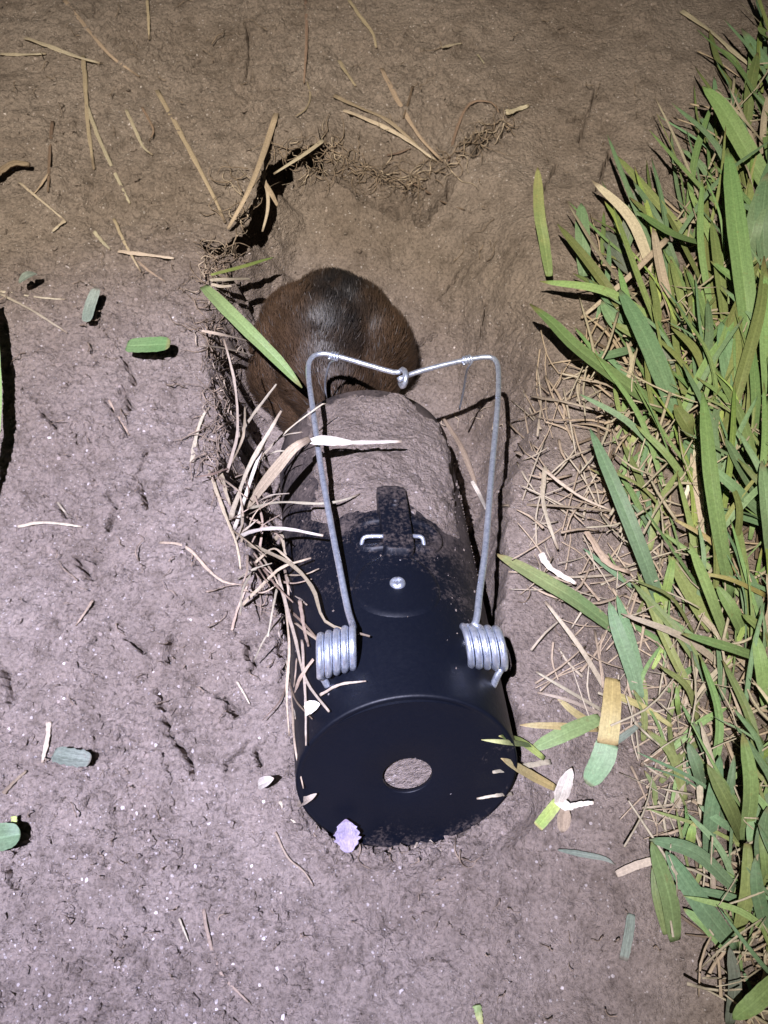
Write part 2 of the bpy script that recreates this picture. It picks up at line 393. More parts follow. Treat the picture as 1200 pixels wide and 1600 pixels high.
M['quartz'] = flat_mat("quartz_grit", (.40,.35,.33), .7, 0, .3, .4, 90)

# ------------------------------------------------------------------ mesh helpers
def link(name, me, mat=None, parent=None, smooth=True):
    o = bpy.data.objects.new(name, me); col.objects.link(o)
    if mat is not None: me.materials.append(mat)
    if smooth: me.polygons.foreach_set("use_smooth", [True]*len(me.polygons))
    if parent is not None:
        o.parent = parent
        o.matrix_parent_inverse = parent.matrix_world.inverted() if False else Matrix.Identity(4)
    return o
def tag(o, label=None, cat=None, group=None, kind=None):
    if label: o["label"] = label
    if cat: o["category"] = cat
    if group: o["group"] = group
    if kind: o["kind"] = kind
    return o
def empty(name, loc, label, cat, group=None):
    o = bpy.data.objects.new(name, None); o.empty_display_size = .01; o.location = loc
    col.objects.link(o); return tag(o, label, cat, group)
def mesh(name, v, f, st=None):
    me = bpy.data.meshes.new(name); me.from_pydata([tuple(map(float, q)) for q in v], [], f); me.update()
    if st is not None:
        a = me.color_attributes.new("st", 'FLOAT_COLOR', 'POINT')
        a.data.foreach_set("color", np.asarray(st, np.float32).ravel())
    return me
def cr(pts, n):
    """Catmull-Rom through pts, n samples, even in arc length"""
    p = np.array([np.asarray(q, float) for q in pts])
    if len(p) == 2: p = np.array([p[0], (p[0]+p[1])/2, p[1]])
    e = np.vstack([2*p[0]-p[1], p, 2*p[-1]-p[-2]])
    out = []
    for i in range(len(p)-1):
        a, b_, c_, d_ = e[i], e[i+1], e[i+2], e[i+3]
        for t in np.linspace(0, 1, 13)[:-1]:
            out.append(.5*((2*b_)+(-a+c_)*t+(2*a-5*b_+4*c_-d_)*t*t+(-a+3*b_-3*c_+d_)*t**3))
    out.append(p[-1]); out = np.array(out)
    L = np.r_[0, np.cumsum(np.linalg.norm(np.diff(out, axis=0), axis=1))]
    q = np.linspace(0, L[-1], n)
    return np.stack([np.interp(q, L, out[:, k]) for k in range(3)], 1)
def tube_vf(path, r, k=10, off=0, close_ends=True):
    path = np.asarray(path, float); n = len(path)
    r = np.full(n, r) if np.isscalar(r) else np.asarray(r)
    T = np.gradient(path, axis=0); T /= np.linalg.norm(T, axis=1)[:, None]+1e-12
    ref = np.array([0, 0, 1.0]) if abs(T[0][2]) < .9 else np.array([1.0, 0, 0])
    nrm = ref-(ref@T[0])*T[0]; nrm /= np.linalg.norm(nrm)
    V = []; F = []
    for i in range(n):
        nrm = nrm-(nrm@T[i])*T[i]; nrm /= np.linalg.norm(nrm)+1e-12
        bn = np.cross(T[i], nrm)
        for j in range(k):
            a = 2*math.pi*j/k; V.append(path[i]+r[i]*(math.cos(a)*nrm+math.sin(a)*bn))
    for i in range(n-1):
        for j in range(k):
            F.append((off+i*k+j, off+i*k+(j+1) % k, off+(i+1)*k+(j+1) % k, off+(i+1)*k+j))
    if close_ends:
        F.append(tuple(off+j for j in reversed(range(k)))); F.append(tuple(off+(n-1)*k+j for j in range(k)))
    return V, F
def tube(name, path, r, mat, parent=None, k=10, local=None):
    V, F = tube_vf(path, r, k)
    if local is not None: V = [v-local for v in V]
    return link(name, mesh(name, V, F), mat, parent)
PROF = {'blade': ([0,.12,.35,.6,.8,.92,1], [.62,.86,1,.96,.80,.52,.10]),
        'scrap': ([0,.08,.3,.75,.93,1], [.6,.9,1,1,.85,.45]),
        'cut': ([0,.15,.5,.9,1], [.8,.95,1,.95,.85]),
        'leaf': ([0,.1,.35,.7,.9,1], [.25,.6,1,.9,.55,.12]),
        'straw': ([0,.1,.6,1], [1,.95,.85,.5]),
        'foldtop': ([0,.3,.7,1], [.72,.86,.98,1]), 'foldend': ([0,.35,.75,.9,1], [.98,1.05,.9,.7,.3]),
        'sheath': ([0,.25,.5,.8,1], [.45,.9,1,.8,.5])}
def strip_vf(pts, w, fold=.22, th=.00035, prof='blade', roll=0.0, twist=0.0, n=14, off=0, rnd=None, wav=0.0, up=None, jag=.012):
    path = cr(pts, n); T = np.gradient(path, axis=0); T /= np.linalg.norm(T, axis=1)[:, None]+1e-12
    px_, py_ = PROF[prof]
    V = []; F = []; S = []; rnd = random.random() if rnd is None else rnd
    prev = None
    for i in range(n):
        v = i/(n-1); t = T[i]
        upv = np.array([0, 0, 1.0]) if up is None else np.asarray(up, float)
        side = np.cross(t, upv)
        if np.linalg.norm(side) < .15: side = prev if prev is not None else np.array([1.0, 0, 0])
        side = side-(side@t)*t; side /= np.linalg.norm(side)
        if prev is not None and side@prev < 0: side = -side
        prev = side
        nr = np.cross(side, t)
        a = roll+twist*v+wav*math.sin(v*9+rnd*6)
        s2 = math.cos(a)*side+math.sin(a)*nr; n2 = -math.sin(a)*side+math.cos(a)*nr
        hw = .5*w*np.interp(v, px_, py_)
        for u, top in ((-1,0),(-.5,1),(0,1),(.5,1),(1,0),(.5,-1),(0,-1),(-.5,-1)):
            hgt = fold*hw*abs(u)+top*.5*th
            V.append(path[i]+s2*(u*hw*(1+jag*(math.sin(v*23*(1.3 if u > 0 else 1)+rnd*40+(2 if u > 0 else 0))+.6*math.sin(v*51+rnd*90+u))))+n2*hgt); S.append((u*.5+.5, v, rnd, 1))
    for i in range(n-1):
        for j in range(8): F.append((off+i*8+j, off+i*8+(j+1) % 8, off+(i+1)*8+(j+1) % 8, off+(i+1)*8+j))
    F.append(tuple(off+j for j in reversed(range(8)))); F.append(tuple(off+(n-1)*8+j for j in range(8)))
    return V, F, S
def strip(name, pts, w, mat, parent=None, **kw):
    V, F, S = strip_vf(pts, w, **kw)
    loc = np.array(parent.location) if parent is not None else np.zeros(3)
    me = mesh(name, [v-loc for v in V], F, S)
    ed = np.zeros(len(me.edges)*2, np.int32); me.edges.foreach_get("vertices", ed); ed = ed.reshape(-1, 2) % 8
    sh = (ed[:, 0] == ed[:, 1]) & ((ed[:, 0] == 0) | (ed[:, 0] == 4) | ((ed[:, 0] == 2) & (kw.get('fold', .22) > .1)))
    at = me.attributes.new("sharp_edge", 'BOOLEAN', 'EDGE'); at.data.foreach_set("value", sh)
    return link(name, me, mat, parent)

# ------------------------------------------------------------------ ground
nv = GX.size; ny, nx = GX.shape
me = bpy.data.meshes.new("ground")
co = np.stack([GX.ravel(), GY.ravel(), GZ.ravel()], 1).astype(np.float32)
idx = np.arange(nv).reshape(ny, nx)
q = np.stack([idx[:-1,:-1], idx[:-1,1:], idx[1:,1:], idx[1:,:-1]], -1).reshape(-1, 4)
me.vertices.add(nv); me.vertices.foreach_set("co", co.ravel())
me.loops.add(q.size); me.loops.foreach_set("vertex_index", q.ravel().astype(np.int32))
me.polygons.add(len(q)); me.polygons.foreach_set("loop_start", np.arange(0, q.size, 4, dtype=np.int32))
me.update(calc_edges=True)
ground = link("ground", me, M['soil']); tag(ground, "damp brown bare soil with cracks and a dug hole", kind='structure')

# ragged lip of root-bound soil overhanging the burrow
nl, nc = 90, 14
tq = np.linspace(-.06, 1.06, nl); kk = np.clip(tq, 0, 1)*(len(BURROW)-1)
cx_ = np.interp(kk, range(len(BURROW)), BURROW[:, 0]); cy_ = np.interp(kk, range(len(BURROW)), BURROW[:, 1])
ex = BURROW[-1]-BURROW[-2]; e0 = BURROW[1]-BURROW[0]
cx_ = cx_+np.minimum(tq, 0)*5*e0[0]+np.maximum(tq-1, 0)*5*ex[0]; cy_ = cy_+np.minimum(tq, 0)*5*e0[1]+np.maximum(tq-1, 0)*5*ex[1]
nx_ = np.interp(kk, range(len(BURROW)), BNORM[:, 0]); ny_ = np.interp(kk, range(len(BURROW)), BNORM[:, 1])
inner = np.interp(tq, [-.06,.1,.3,.6,.85,1.06], [.010,.000,-.0015,-.0005,.001,.004])+.0028*fbm(tq*14, tq*0+2.2, 101, 3)
outer = np.interp(tq, [-.06,.1,.3,.6,.85,1.06], [.026,.030,.032,.032,.028,.024])
V = []; F = []
for side_ in (0, 1):
    for i in range(nl):
        zo = Hs(cx_[i]+nx_[i]*outer[i], cy_[i]+ny_[i]*outer[i])
        for j in range(nc):
            w_ = j/(nc-1); off_ = outer[i]+(inner[i]-outer[i])*w_
            x_, y_ = cx_[i]+nx_[i]*off_, cy_[i]+ny_[i]*off_
            z_ = zo+.0012*math.sin(math.pi*min(1, w_*1.2))-.0035*w_**2+.0012*float(fbm(np.array(x_*160), np.array(y_*160), 103, 3))*(1 if side_ == 0 else .5)-.0004-(.002 if j == 0 else 0)
            if side_: z_ -= (.0042+.002*float(perlin(x_*120, y_*120, 104)))*(1-.75*w_**3)
            V.append((x_, y_, z_))
o2_ = nl*nc
for i in range(nl-1):
    for j in range(nc-1):
        a = i*nc+j; F.append((a, a+nc, a+nc+1, a+1)); F.append((o2_+a, o2_+a+1, o2_+a+nc+1, o2_+a+nc))
    a = i*nc+nc-1; F.append((a, a+nc, o2_+a+nc, o2_+a))
lipv = np.array(V[:nl*nc])                    # from here on things are laid on the lip, not into the cavity below it
jx_ = np.where((gx > lipv[:, 0].min()) & (gx < lipv[:, 0].max()))[0]; jy_ = np.where((gy > lipv[:, 1].min()) & (gy < lipv[:, 1].max()))[0]
for jy in jy_:
    dd_ = np.hypot(gx[jx_][:, None]-lipv[None, :, 0], gy[jy]-lipv[None, :, 1]); near_ = dd_.argmin(1); ok_ = dd_.min(1) < .0022
    GZ[jy, jx_[ok_]] = np.maximum(GZ[jy, jx_[ok_]], lipv[near_[ok_], 2])
tag(link("overhanging_lip", mesh("overhanging_lip", V, F), M['soil']), "ragged soil lip overhanging the dark burrow at the hole's far left", kind='structure')

# ------------------------------------------------------------------ the trap
trap = empty("gopher_trap", TD, "black plastic tube trap with sprung silver wires lying in the dug hole", "trap")
trap.rotation_euler = Matrix((TRt, TA, TU)).transposed().to_euler()
# local axes of the trap: x = right, y = along to the mouth, z = up
def tl(p): v = np.asarray(p)-TD; return np.array([v@TRt, v@TA, v@TU])
def add_part(name, V, F, mat, parent=trap, smooth=True, st=None):
    return link(name, mesh(name, V, F, st), mat, parent, smooth)
K = 96
def rear(z): return SLANT*z
def lathe_rows(rows):
    V = []; F = []
    for (r, s, rel) in rows:
        for j in range(K):
            a = 2*math.pi*j/K; x, z = (r+TF(s))*math.sin(a), (r+TF(s))*math.cos(a)
            V.append((x, s+(rear(z) if rel else 0), z))
    for i in range(len(rows)-1):
        for j in range(K): F.append((i*K+j, (i+1)*K+j, (i+1)*K+(j+1) % K, i*K+(j+1) % K))
    return V, F
HR = .0086
V, F = lathe_rows([(TR-.0008, .0000, 1), (TR-.0005, .0002, 1), (TR-.0004, .0006, 1), (TR-.0004, .0015, 1), (TR-.0004, .006, 1), (TR-.0004, .012, 1),
                   (TR-.0004, .02, 0)] + [(TR-.0004, s, 0) for s in np.linspace(.03, TL-.001, 12)] + [(TR-.0012, TL, 0), (TR-.0024, TL, 0), (TR-.0030, TL-.001, 0)] + [(TR-.0030, s, 0) for s in np.linspace(TL-.01, .004, 8)])
body = add_part("tube_body", V, F, M['plastic'])
V, F = lathe_rows([(TR-.0012, .0012, 1), (TR-.0007, .0003, 1), (TR-.0012, .0000, 1), (TR-.0022, .0004, 1), (TR-.0030, .0006, 1), (.03, .0006, 1), (.02, .0006, 1), (HR+.0003, .0006, 1), (HR+.0001, .0007, 1), (HR, .0009, 1), (HR, .0022, 1), (.02, .0022, 1), (TR-.0028, .0022, 1)])
V = [(x, y, z) for x, y, z in V]
endp = add_part("end_plate", V, F, M['plastic'])
# soil packed inside, seen through the end hole
V = []; F = []; nr_, na_ = 10, 40
for i in range(nr_+1):
    for j in range(na_):
        r = .03*i/nr_; a = 2*math.pi*j/na_; x, z = r*math.sin(a), r*math.cos(a)
        V.append(tuple(TD + TRt*x + TU*z + TA*(.0036+rear(z)+.0006*float(perlin(x*260, z*260, 5)))))
for i in range(nr_):
    for j in range(na_): F.append((i*na_+j, i*na_+(j+1) % na_, (i+1)*na_+(j+1) % na_, (i+1)*na_+j))
tag(link("packed_soil", mesh("packed_soil", V, F), M['loose']), "brown soil packed inside the trap, seen through its round end hole", kind='stuff')

def on_trap(px, py, lift=0.0):
    p, s, th = cyl_hit(px, py, TR-.0004); return s, th
def patch(name, outline_fn, s0, s1, th0, th1, lift, mat, ns=30, nt_=30):
    """raised plate on the curved tube: outline_fn(u,v)->0..1 height"""
    V = []; F = []
    for i in range(ns+1):
        for j in range(nt_+1):
            u, v = i/ns, j/nt_; s = s0+(s1-s0)*u; th = th0+(th1-th0)*v
            r = TR-.0004-.0008+(lift+.0008)*outline_fn(u, v)+TF(s)
            V.append((r*math.sin(th), s, r*math.cos(th)))
    for i in range(ns):
        for j in range(nt_): F.append((i*(nt_+1)+j, i*(nt_+1)+j+1, (i+1)*(nt_+1)+j+1, (i+1)*(nt_+1)+j))
    return add_part(name, V, F, mat)
def rbox(u, v, asp, rad, edge):
    x = abs(u-.5)*asp[0]; y = abs(v-.5)*asp[1]
    qx, qy = max(x-(asp[0]/2-rad), 0), max(y-(asp[1]/2-rad), 0)
    d = math.hypot(qx, qy)-rad
    return float(sst(0, 1, -d/edge))
sA, tA_ = on_trap(548, 872); sB, tB_ = on_trap(686, 822)
wid, hei = (tB_-tA_)*TR, (sB-sA)
def plate_h(u, v):
    o = rbox(u, v, (hei, wid), hei*.48, .0012)
    i = rbox(u, v, (hei*1.0, wid), hei*.48, .006)
    return max(0, o-.45*sst(.55, .95, i))
patch("slot_plate", plate_h, sA, sB, tA_, tB_, .0016, M['plastic'], 36, 60)
sA, tA_ = on_trap(599, 872); sB, tB_ = on_trap(632, 772)
w2, h2 = (tB_-tA_)*TR, (sB-sA)
tab = patch("trigger_tab", lambda u, v: rbox(u, v, (h2, w2), .003, .0009)*(.86+.14*u), sA, sB, tA_, tB_, .0046, M['plastic'], 50, 24)
s_, t_ = on_trap(615, 800)
def disc_h(u, v):
    r = 2*math.hypot(u-.5, v-.5)
    return float(sst(1.0, .8, r)*(1-.8*sst(.62, .4, r)))
rr_ = .0022
c0 = (TR+.0042)+TF(s_)
V = []; F = []
for i in range(9):
    for j in range(20):
        r = rr_*i/8; a = 2*math.pi*j/20
        hgt = .0008*float(sst(1, .8, i/8)*(1-.9*sst(.6, .35, i/8)))
        x = r*math.sin(a); V.append((c0*math.sin(t_)+x, s_+r*math.cos(a), c0*math.cos(t_)+hgt))
for i in range(8):
    for j in range(20): F.append((i*20+j, i*20+(j+1) % 20, (i+1)*20+(j+1) % 20, (i+1)*20+j))
add_part("rivet_ring", V, F, M['plastic'], tab)
# staple wire through the slot
for q0 in ([(563,848),(568,841),(582,838),(599,838)], [(632,838),(650,838),(660,841),(663,848)]):
    pp = []
    for k, (a, b_) in enumerate(q0):
        p, s, th = cyl_hit(a, b_, TR+.0026); pp.append(tl(p))
    if q0[0][0] < 600: pp[0] = pp[0]+np.array([0, 0, -.0035])
    else: pp[-1] = pp[-1]+np.array([0, 0, -.0035])
    V, F = tube_vf(cr(pp, 16), .00085, 10); add_part("trigger_wire", V, F, M['wire'])
# round boss with a screw
p, s_, t_ = cyl_hit(621, 912, TR)
V = []; F = []
for i in range(13):
    for j in range(40):
        r = .0165*i/12; a = 2*math.pi*j/40
        x, y = r*math.sin(a), r*math.cos(a); th = t_+x/TR
        rad = TR+TF(s_+y)-.0004+.0007*float(sst(1.0, .9, i/12))-(.0003 if i == 12 else 0)
        V.append((rad*math.sin(th), s_+y, rad*math.cos(th)))
for i in range(12):
    for j in range(40): F.append((i*40+j, i*40+(j+1) % 40, (i+1)*40+(j+1) % 40, (i+1)*40+j))
boss = add_part("boss", V, F, M['plastic'])
V = []; F = []
for i, (r, hgt) in enumerate([(.0001, .0012), (.0008, .0010), (.0011, .0017), (.0020, .0016), (.0027, .0010), (.0030, .0002), (.0030, -.001)]):
    for j in range(20):
        a = 2*math.pi*j/20; cut = 0
        if i in (2, 3) and abs(math.sin(a*2)) < .25: cut = .0006
        V.append(((TR+TF(s_))*math.sin(t_)+r*math.sin(a), s_+r*math.cos(a), (TR+TF(s_))*math.cos(t_)+hgt-cut))
for i in range(6):
    for j in range(20): F.append((i*20+j, i*20+(j+1) % 20, (i+1)*20+(j+1) % 20, (i+1)*20+j))
add_part("screw", V, F, M['wire'], boss)

# spring wires: coil, arm, half of the crossbar
WR = .00126
def spring(sgn, cpx, arm, legend):
    c, s, th = cyl_hit(cpx[0], cpx[1], TR+.0055)
    R_ = .0067; turns = 4.6; pitch = .00275
    pts = []
    n = int(turns*22)
    for i in range(n+1):
        a = -2*math.pi*turns*(1-i/n) + math.radians(60)
        x = -sgn*pitch*turns*(i/n-.5)
        pts.append(c + TRt*x + TA*(.0030*(i/n-.5)) + R_*(math.cos(a)*TU + math.sin(a)*TA*1.0))
    # outer end: straight leg down into the socket
    e0 = pts[0]; leg_end, _, _ = cyl_hit(*legend, TR-.001)
    leg = [leg_end, leg_end*.45+e0*.55+TU*.001]
    armp = [P(*q) for q in arm]
    path = np.vstack([cr(leg+[e0], 10)[:-1], np.array(pts), cr([pts[-1]]+armp, 90)[1:]])
    V, F = tube_vf([tl(q) for q in path], WR, 12)
    return add_part("spring_wire", V, F, M['wire'])
ZC = .022
spring(-1, (526, 1018), [(543,950,.054),(530,885,.050),(523,850,.047),(503,740,.040),(489,640,.032),(482,585,.027),(485,562,.0255),(500,553,.025),(524,556,.0247),(570,569,.0235),(608,580,.0225),(622,582,.0218),(630,577,.0235),(634,585,.026),(633,598,.0245),(629,604,.021),(625,598,.018)], (512,1072))
spring(1, (755, 1011), [(742,975,.056),(750,920,.052),(759,850,.047),(768,740,.040),(777,640,.032),(779,590,.027),(776,566,.0255),(764,558,.025),(736,561,.0245),(690,571,.0235),(650,582,.0225),(630,590,.0222),(622,594,.0222)], (770,1072))
# noose wire twisted onto the crossbar
for (a, b_, dn) in (((516,555),(529,558),[(517,566,.020),(511,582,.012),(508,605,.0),(512,640,-.012)]), ((723,564),(736,561),[(731,575,.020),(728,588,.010),(724,612,-.004),(718,640,-.02)])):
    p0, p1 = P(*a, .0247), P(*b_, .0247); ax = (p1-p0); L_ = np.linalg.norm(ax); ax = ax/L_
    u1 = np.cross(ax, [0, 0, 1]); u1 /= np.linalg.norm(u1); u2 = np.cross(ax, u1)
    pts = [p0+ax*L_*(i/44)+(WR+.0005)*(math.cos(i*.43)*u1+math.sin(i*.43)*u2) for i in range(45)]
    path = np.vstack([np.array(pts), cr([pts[-1]]+[P(*q) for q in dn], 20)[1:]])
    V, F = tube_vf([tl(q) for q in path], .00055, 8); add_part("noose_wire", V, F, M['wire'])

# soil heaped over the buried front of the tube
V = []; F = []; ns_, nt2 = 170, 200
S0, S1 = .06, TL+.006
hs_, ht_ = np.meshgrid(S0+(S1-S0)*np.arange(ns_+1)/ns_, np.radians(-62+150*np.arange(nt2+1)/nt2), indexing='ij')
hx = ht_*TR; zero = np.zeros_like(hx)
edge = .0905+.005*fbm(hx*60, zero+3.1, 7, 3)-.035*np.maximum(0, ht_-.35)**2+.006*np.maximum(0, -ht_-.3)
send = TL-.004+.0045*fbm(hx*90, zero+8.2, 9, 3)-.010*np.maximum(0, ht_-.3)
tL = -.66+.10*fbm(zero+3.3, hs_*60, 12, 3); tRr = 1.08+.12*fbm(zero+5.3, hs_*50, 13, 3)
f_ = sst(0, .024, hs_-edge)*sst(0, .006, send-hs_)*sst(0, .16, ht_-tL)*sst(0, .25, tRr-ht_)
thick = -.0012+.0040*f_*(1+.65*fbm(hx*45, hs_*45, 15, 3))+f_*.0006*fbm(hx*330, hs_*330, 16, 2)
hr = TR+thick+.0065*np.clip(hs_, 0, .2)/TL
V = list((TD+TA*hs_[..., None]+hr[..., None]*(np.sin(ht_)[..., None]*TRt+np.cos(ht_)[..., None]*TU)).reshape(-1, 3))
for i in range(ns_):
    for j in range(nt2):
        if max(thick[i,j], thick[i+1,j], thick[i,j+1], thick[i+1,j+1]) > -.0008:
            F.append((i*(nt2+1)+j, i*(nt2+1)+j+1, (i+1)*(nt2+1)+j+1, (i+1)*(nt2+1)+j))
tag(link("soil_heap", mesh("soil_heap", V, F), M['loose']), "smear of brown soil covering the front half of the black trap", kind='stuff')

# ------------------------------------------------------------------ the gopher caught in the mouth of the trap
balls = [(505,522,-.028,.034),(468,505,-.032,.031),(540,503,-.030,.0335),(515,490,-.034,.033),(585,528,-.033,.0285),(612,548,-.040,.0205),(440,532,-.037,.0265),(428,575,-.044,.0235),
         (500,570,-.031,.028),(525,600,-.034,.026),(545,640,-.040,.023),(552,680,-.046,.020),(452,622,-.052,.017),(470,650,-.058,.013),(490,668,-.062,.009),(575,590,-.040,.022)]
bm = bmesh.new()
for (bx, by, bz, br) in balls:
    c = P(505+(bx-505)*.82+5, by+15, bz-.003); br *= .875
    bmesh.ops.create_icosphere(bm, subdivisions=3, radius=br, matrix=Matrix.Translation(Vector(c)))
tmp_me = bpy.data.meshes.new("gopher_raw"); bm.to_mesh(tmp_me); bm.free()
tmp = bpy.data.objects.new("gopher_raw", tmp_me); col.objects.link(tmp)
r_ = tmp.modifiers.new("r", 'REMESH'); r_.mode = 'VOXEL'; r_.voxel_size = .0016
s_m = tmp.modifiers.new("s", 'SMOOTH'); s_m.factor = .6; s_m.iterations = 9
dg = bpy.context.evaluated_depsgraph_get()
body_me = bpy.data.meshes.new_from_object(tmp.evaluated_get(dg))
bpy.data.objects.remove(tmp, do_unlink=True)
def furcol(p):
    d = p-CAM; z = d@FWD; px = 600+FPX*(d@RGT)/z; py = 800-FPX*(d@UPV)/z
    return px, py
gm, nt, b = new_mat("gopher_fur")
at = N(nt, "ShaderNodeAttribute", attribute_name="fur_colour")
nt.links.new(at.outputs["Color"], b.inputs["Base Color"]); b.inputs["Roughness"].default_value = .48; b.inputs["Specular IOR Level"].default_value = .34
M['fur'] = gm
GB = P(505, 520, -.03)                       # body centre
BACK = np.array([-.02, .95, .18]); BACK /= np.linalg.norm(BACK)   # from the mouth towards the rump
def fur_rgb(p):
    """dark back, rusty brown flanks"""
    rel = p-GB; back = np.exp(-((rel[:, 0]-.010)/.022)**2)*sst(-.035, .03, rel[:, 2]+.35*rel[:, 1])
    nz = .5+.5*fbm(p[:, 0]*95, p[:, 1]*95+p[:, 2]*40, 33, 3)
    w = np.clip(back*(.75+.5*nz), 0, 1)[:, None]; nz = nz[:, None]
    return np.array([.070,.041,.023])*(1-.25*nz)*(1-w)+np.array([.0095,.008,.0075])*(.8+.5*nz)*w
cols = np.ones((len(body_me.vertices), 4), np.float32)
cols[:, :3] = fur_rgb(np.array([v.co for v in body_me.vertices]))*.8
ca = body_me.color_attributes.new("fur_colour", 'FLOAT_COLOR', 'POINT'); ca.data.foreach_set("color", cols.ravel())
body_me.materials.clear()
gopher = empty("gopher", P(500, 560, -.06), "brown furry gopher with only its rump and back showing, caught in the trap mouth", "gopher")
gloc = np.array(gopher.location)
for v in body_me.vertices: v.co = Vector(np.array(v.co)-gloc)
gb = link("body", body_me, M['fur'], gopher)
# coat of hair: tapered slips lying from the shoulders towards the rump
body_me.calc_loop_triangles()
tri = np.array([t.vertices for t in body_me.loop_triangles]); vc = np.array([v.co for v in body_me.vertices])+gloc; vn = np.array([v.normal for v in body_me.vertices])
ar = .5*np.linalg.norm(np.cross(vc[tri[:,1]]-vc[tri[:,0]], vc[tri[:,2]]-vc[tri[:,0]]), axis=1)
view = CAM-vc[tri].mean(1); 
NH = 42000
pick = rng.choice(len(tri), NH, p=ar/ar.sum())
u = rng.random((NH, 2)); fl_ = u.sum(1) > 1; u[fl_] = 1-u[fl_]
bc = np.stack([1-u.sum(1), u[:,0], u[:,1]], 1)
hp = (vc[tri[pick]]*bc[:, :, None]).sum(1); hn = (vn[tri[pick]]*bc[:, :, None]).sum(1); hn /= np.linalg.norm(hn, axis=1)[:, None]
flow = BACK+np.stack([.5*perlin(hp[:,0]*80, hp[:,1]*80, 71), .3*perlin(hp[:,0]*80, hp[:,1]*80+5, 72), 0*hp[:,0]], 1)+rng.normal(0, .16, (NH, 3))
flow = flow-(flow*hn).sum(1)[:, None]*hn; flow /= np.linalg.norm(flow, axis=1)[:, None]+1e-9
ln = rng.uniform(.0045, .0085, NH)[:, None]; sd = np.cross(flow, hn)*(rng.uniform(.00012, .0002, NH)[:, None])
lift = rng.uniform(.18, .42, NH)[:, None]
a0 = hp-hn*.0006; a1 = hp+flow*ln*.55+hn*ln*lift*.75; a2 = hp+flow*ln+hn*ln*lift*.8
HV = np.stack([a0-sd, a0+sd, a1-sd*.8, a1+sd*.8, a2], 1).reshape(-1, 3)-gloc
k5 = np.arange(NH)*5
HF = [f for i in k5.tolist() for f in ((i, i+1, i+3, i+2), (i+2, i+3, i+4))]
fm = bpy.data.meshes.new("fur"); fm.from_pydata(HV.tolist(), [], HF); fm.update()
hc = np.ones((NH, 5, 4), np.float32)
lum = rng.uniform(.55, 1.5, NH)
grey = rng.random(NH)
hcol = fur_rgb(hp)*lum[:, None]
hcol[grey > .975] = (.10,.09,.085)
hc[:, :, :3] = hcol[:, None, :]; hc[:, 4, :3] *= 1.25
ca = fm.color_attributes.new("fur_colour", 'FLOAT_COLOR', 'POINT'); ca.data.foreach_set("color", hc.ravel())
fur = link("fur", fm, M['fur'], gb); tag(fur, kind='stuff')

# ------------------------------------------------------------------ straws, stems and fallen leaves lying on the soil
def wpx(w, p): return w*depth(p)/FPX
def litter(name, px, w, mk, label, cat, dz=.0012, prof='straw', fold=.25, th=None, group=None, **kw):
    pts = []
    for q in px:
        if len(q) == 3: p = G(q[0], q[1], dz+q[2])
        else: p = G(q[0], q[1], dz)
        pts.append(p)
    wm = wpx(w, pts[len(pts)//2])
    o = strip(name, pts, wm, M[mk], None, fold=fold, th=(wm*.4 if th is None else th), prof=prof, n=kw.pop('n', 18), jag=kw.pop('jag', .13 if prof == 'straw' else .03), **kw)
    return tag(o, label, cat, group)
def air(name, px, w, mk, label, cat, prof='straw', fold=.25, th=None, parent=None, **kw):
    """points given as (px, py, world z)"""
    pts = []
    for q in px:
        z = q[2]+LIFT; tz = trap_z(q[0], q[1])
        if tz is not None and z < tz+.0025: z = tz+.0025+.0015*random.random()
        pts.append(P(q[0], q[1], z))
    wm = wpx(w, pts[len(pts)//2])
    o = strip(name, pts, wm, M[mk], parent, fold=fold, th=(wm*.4 if th is None else th), prof=prof, n=kw.pop('n', 20), jag=kw.pop('jag', .12 if prof == 'straw' else .02), **kw)
    return tag(o, label, cat) if label else o
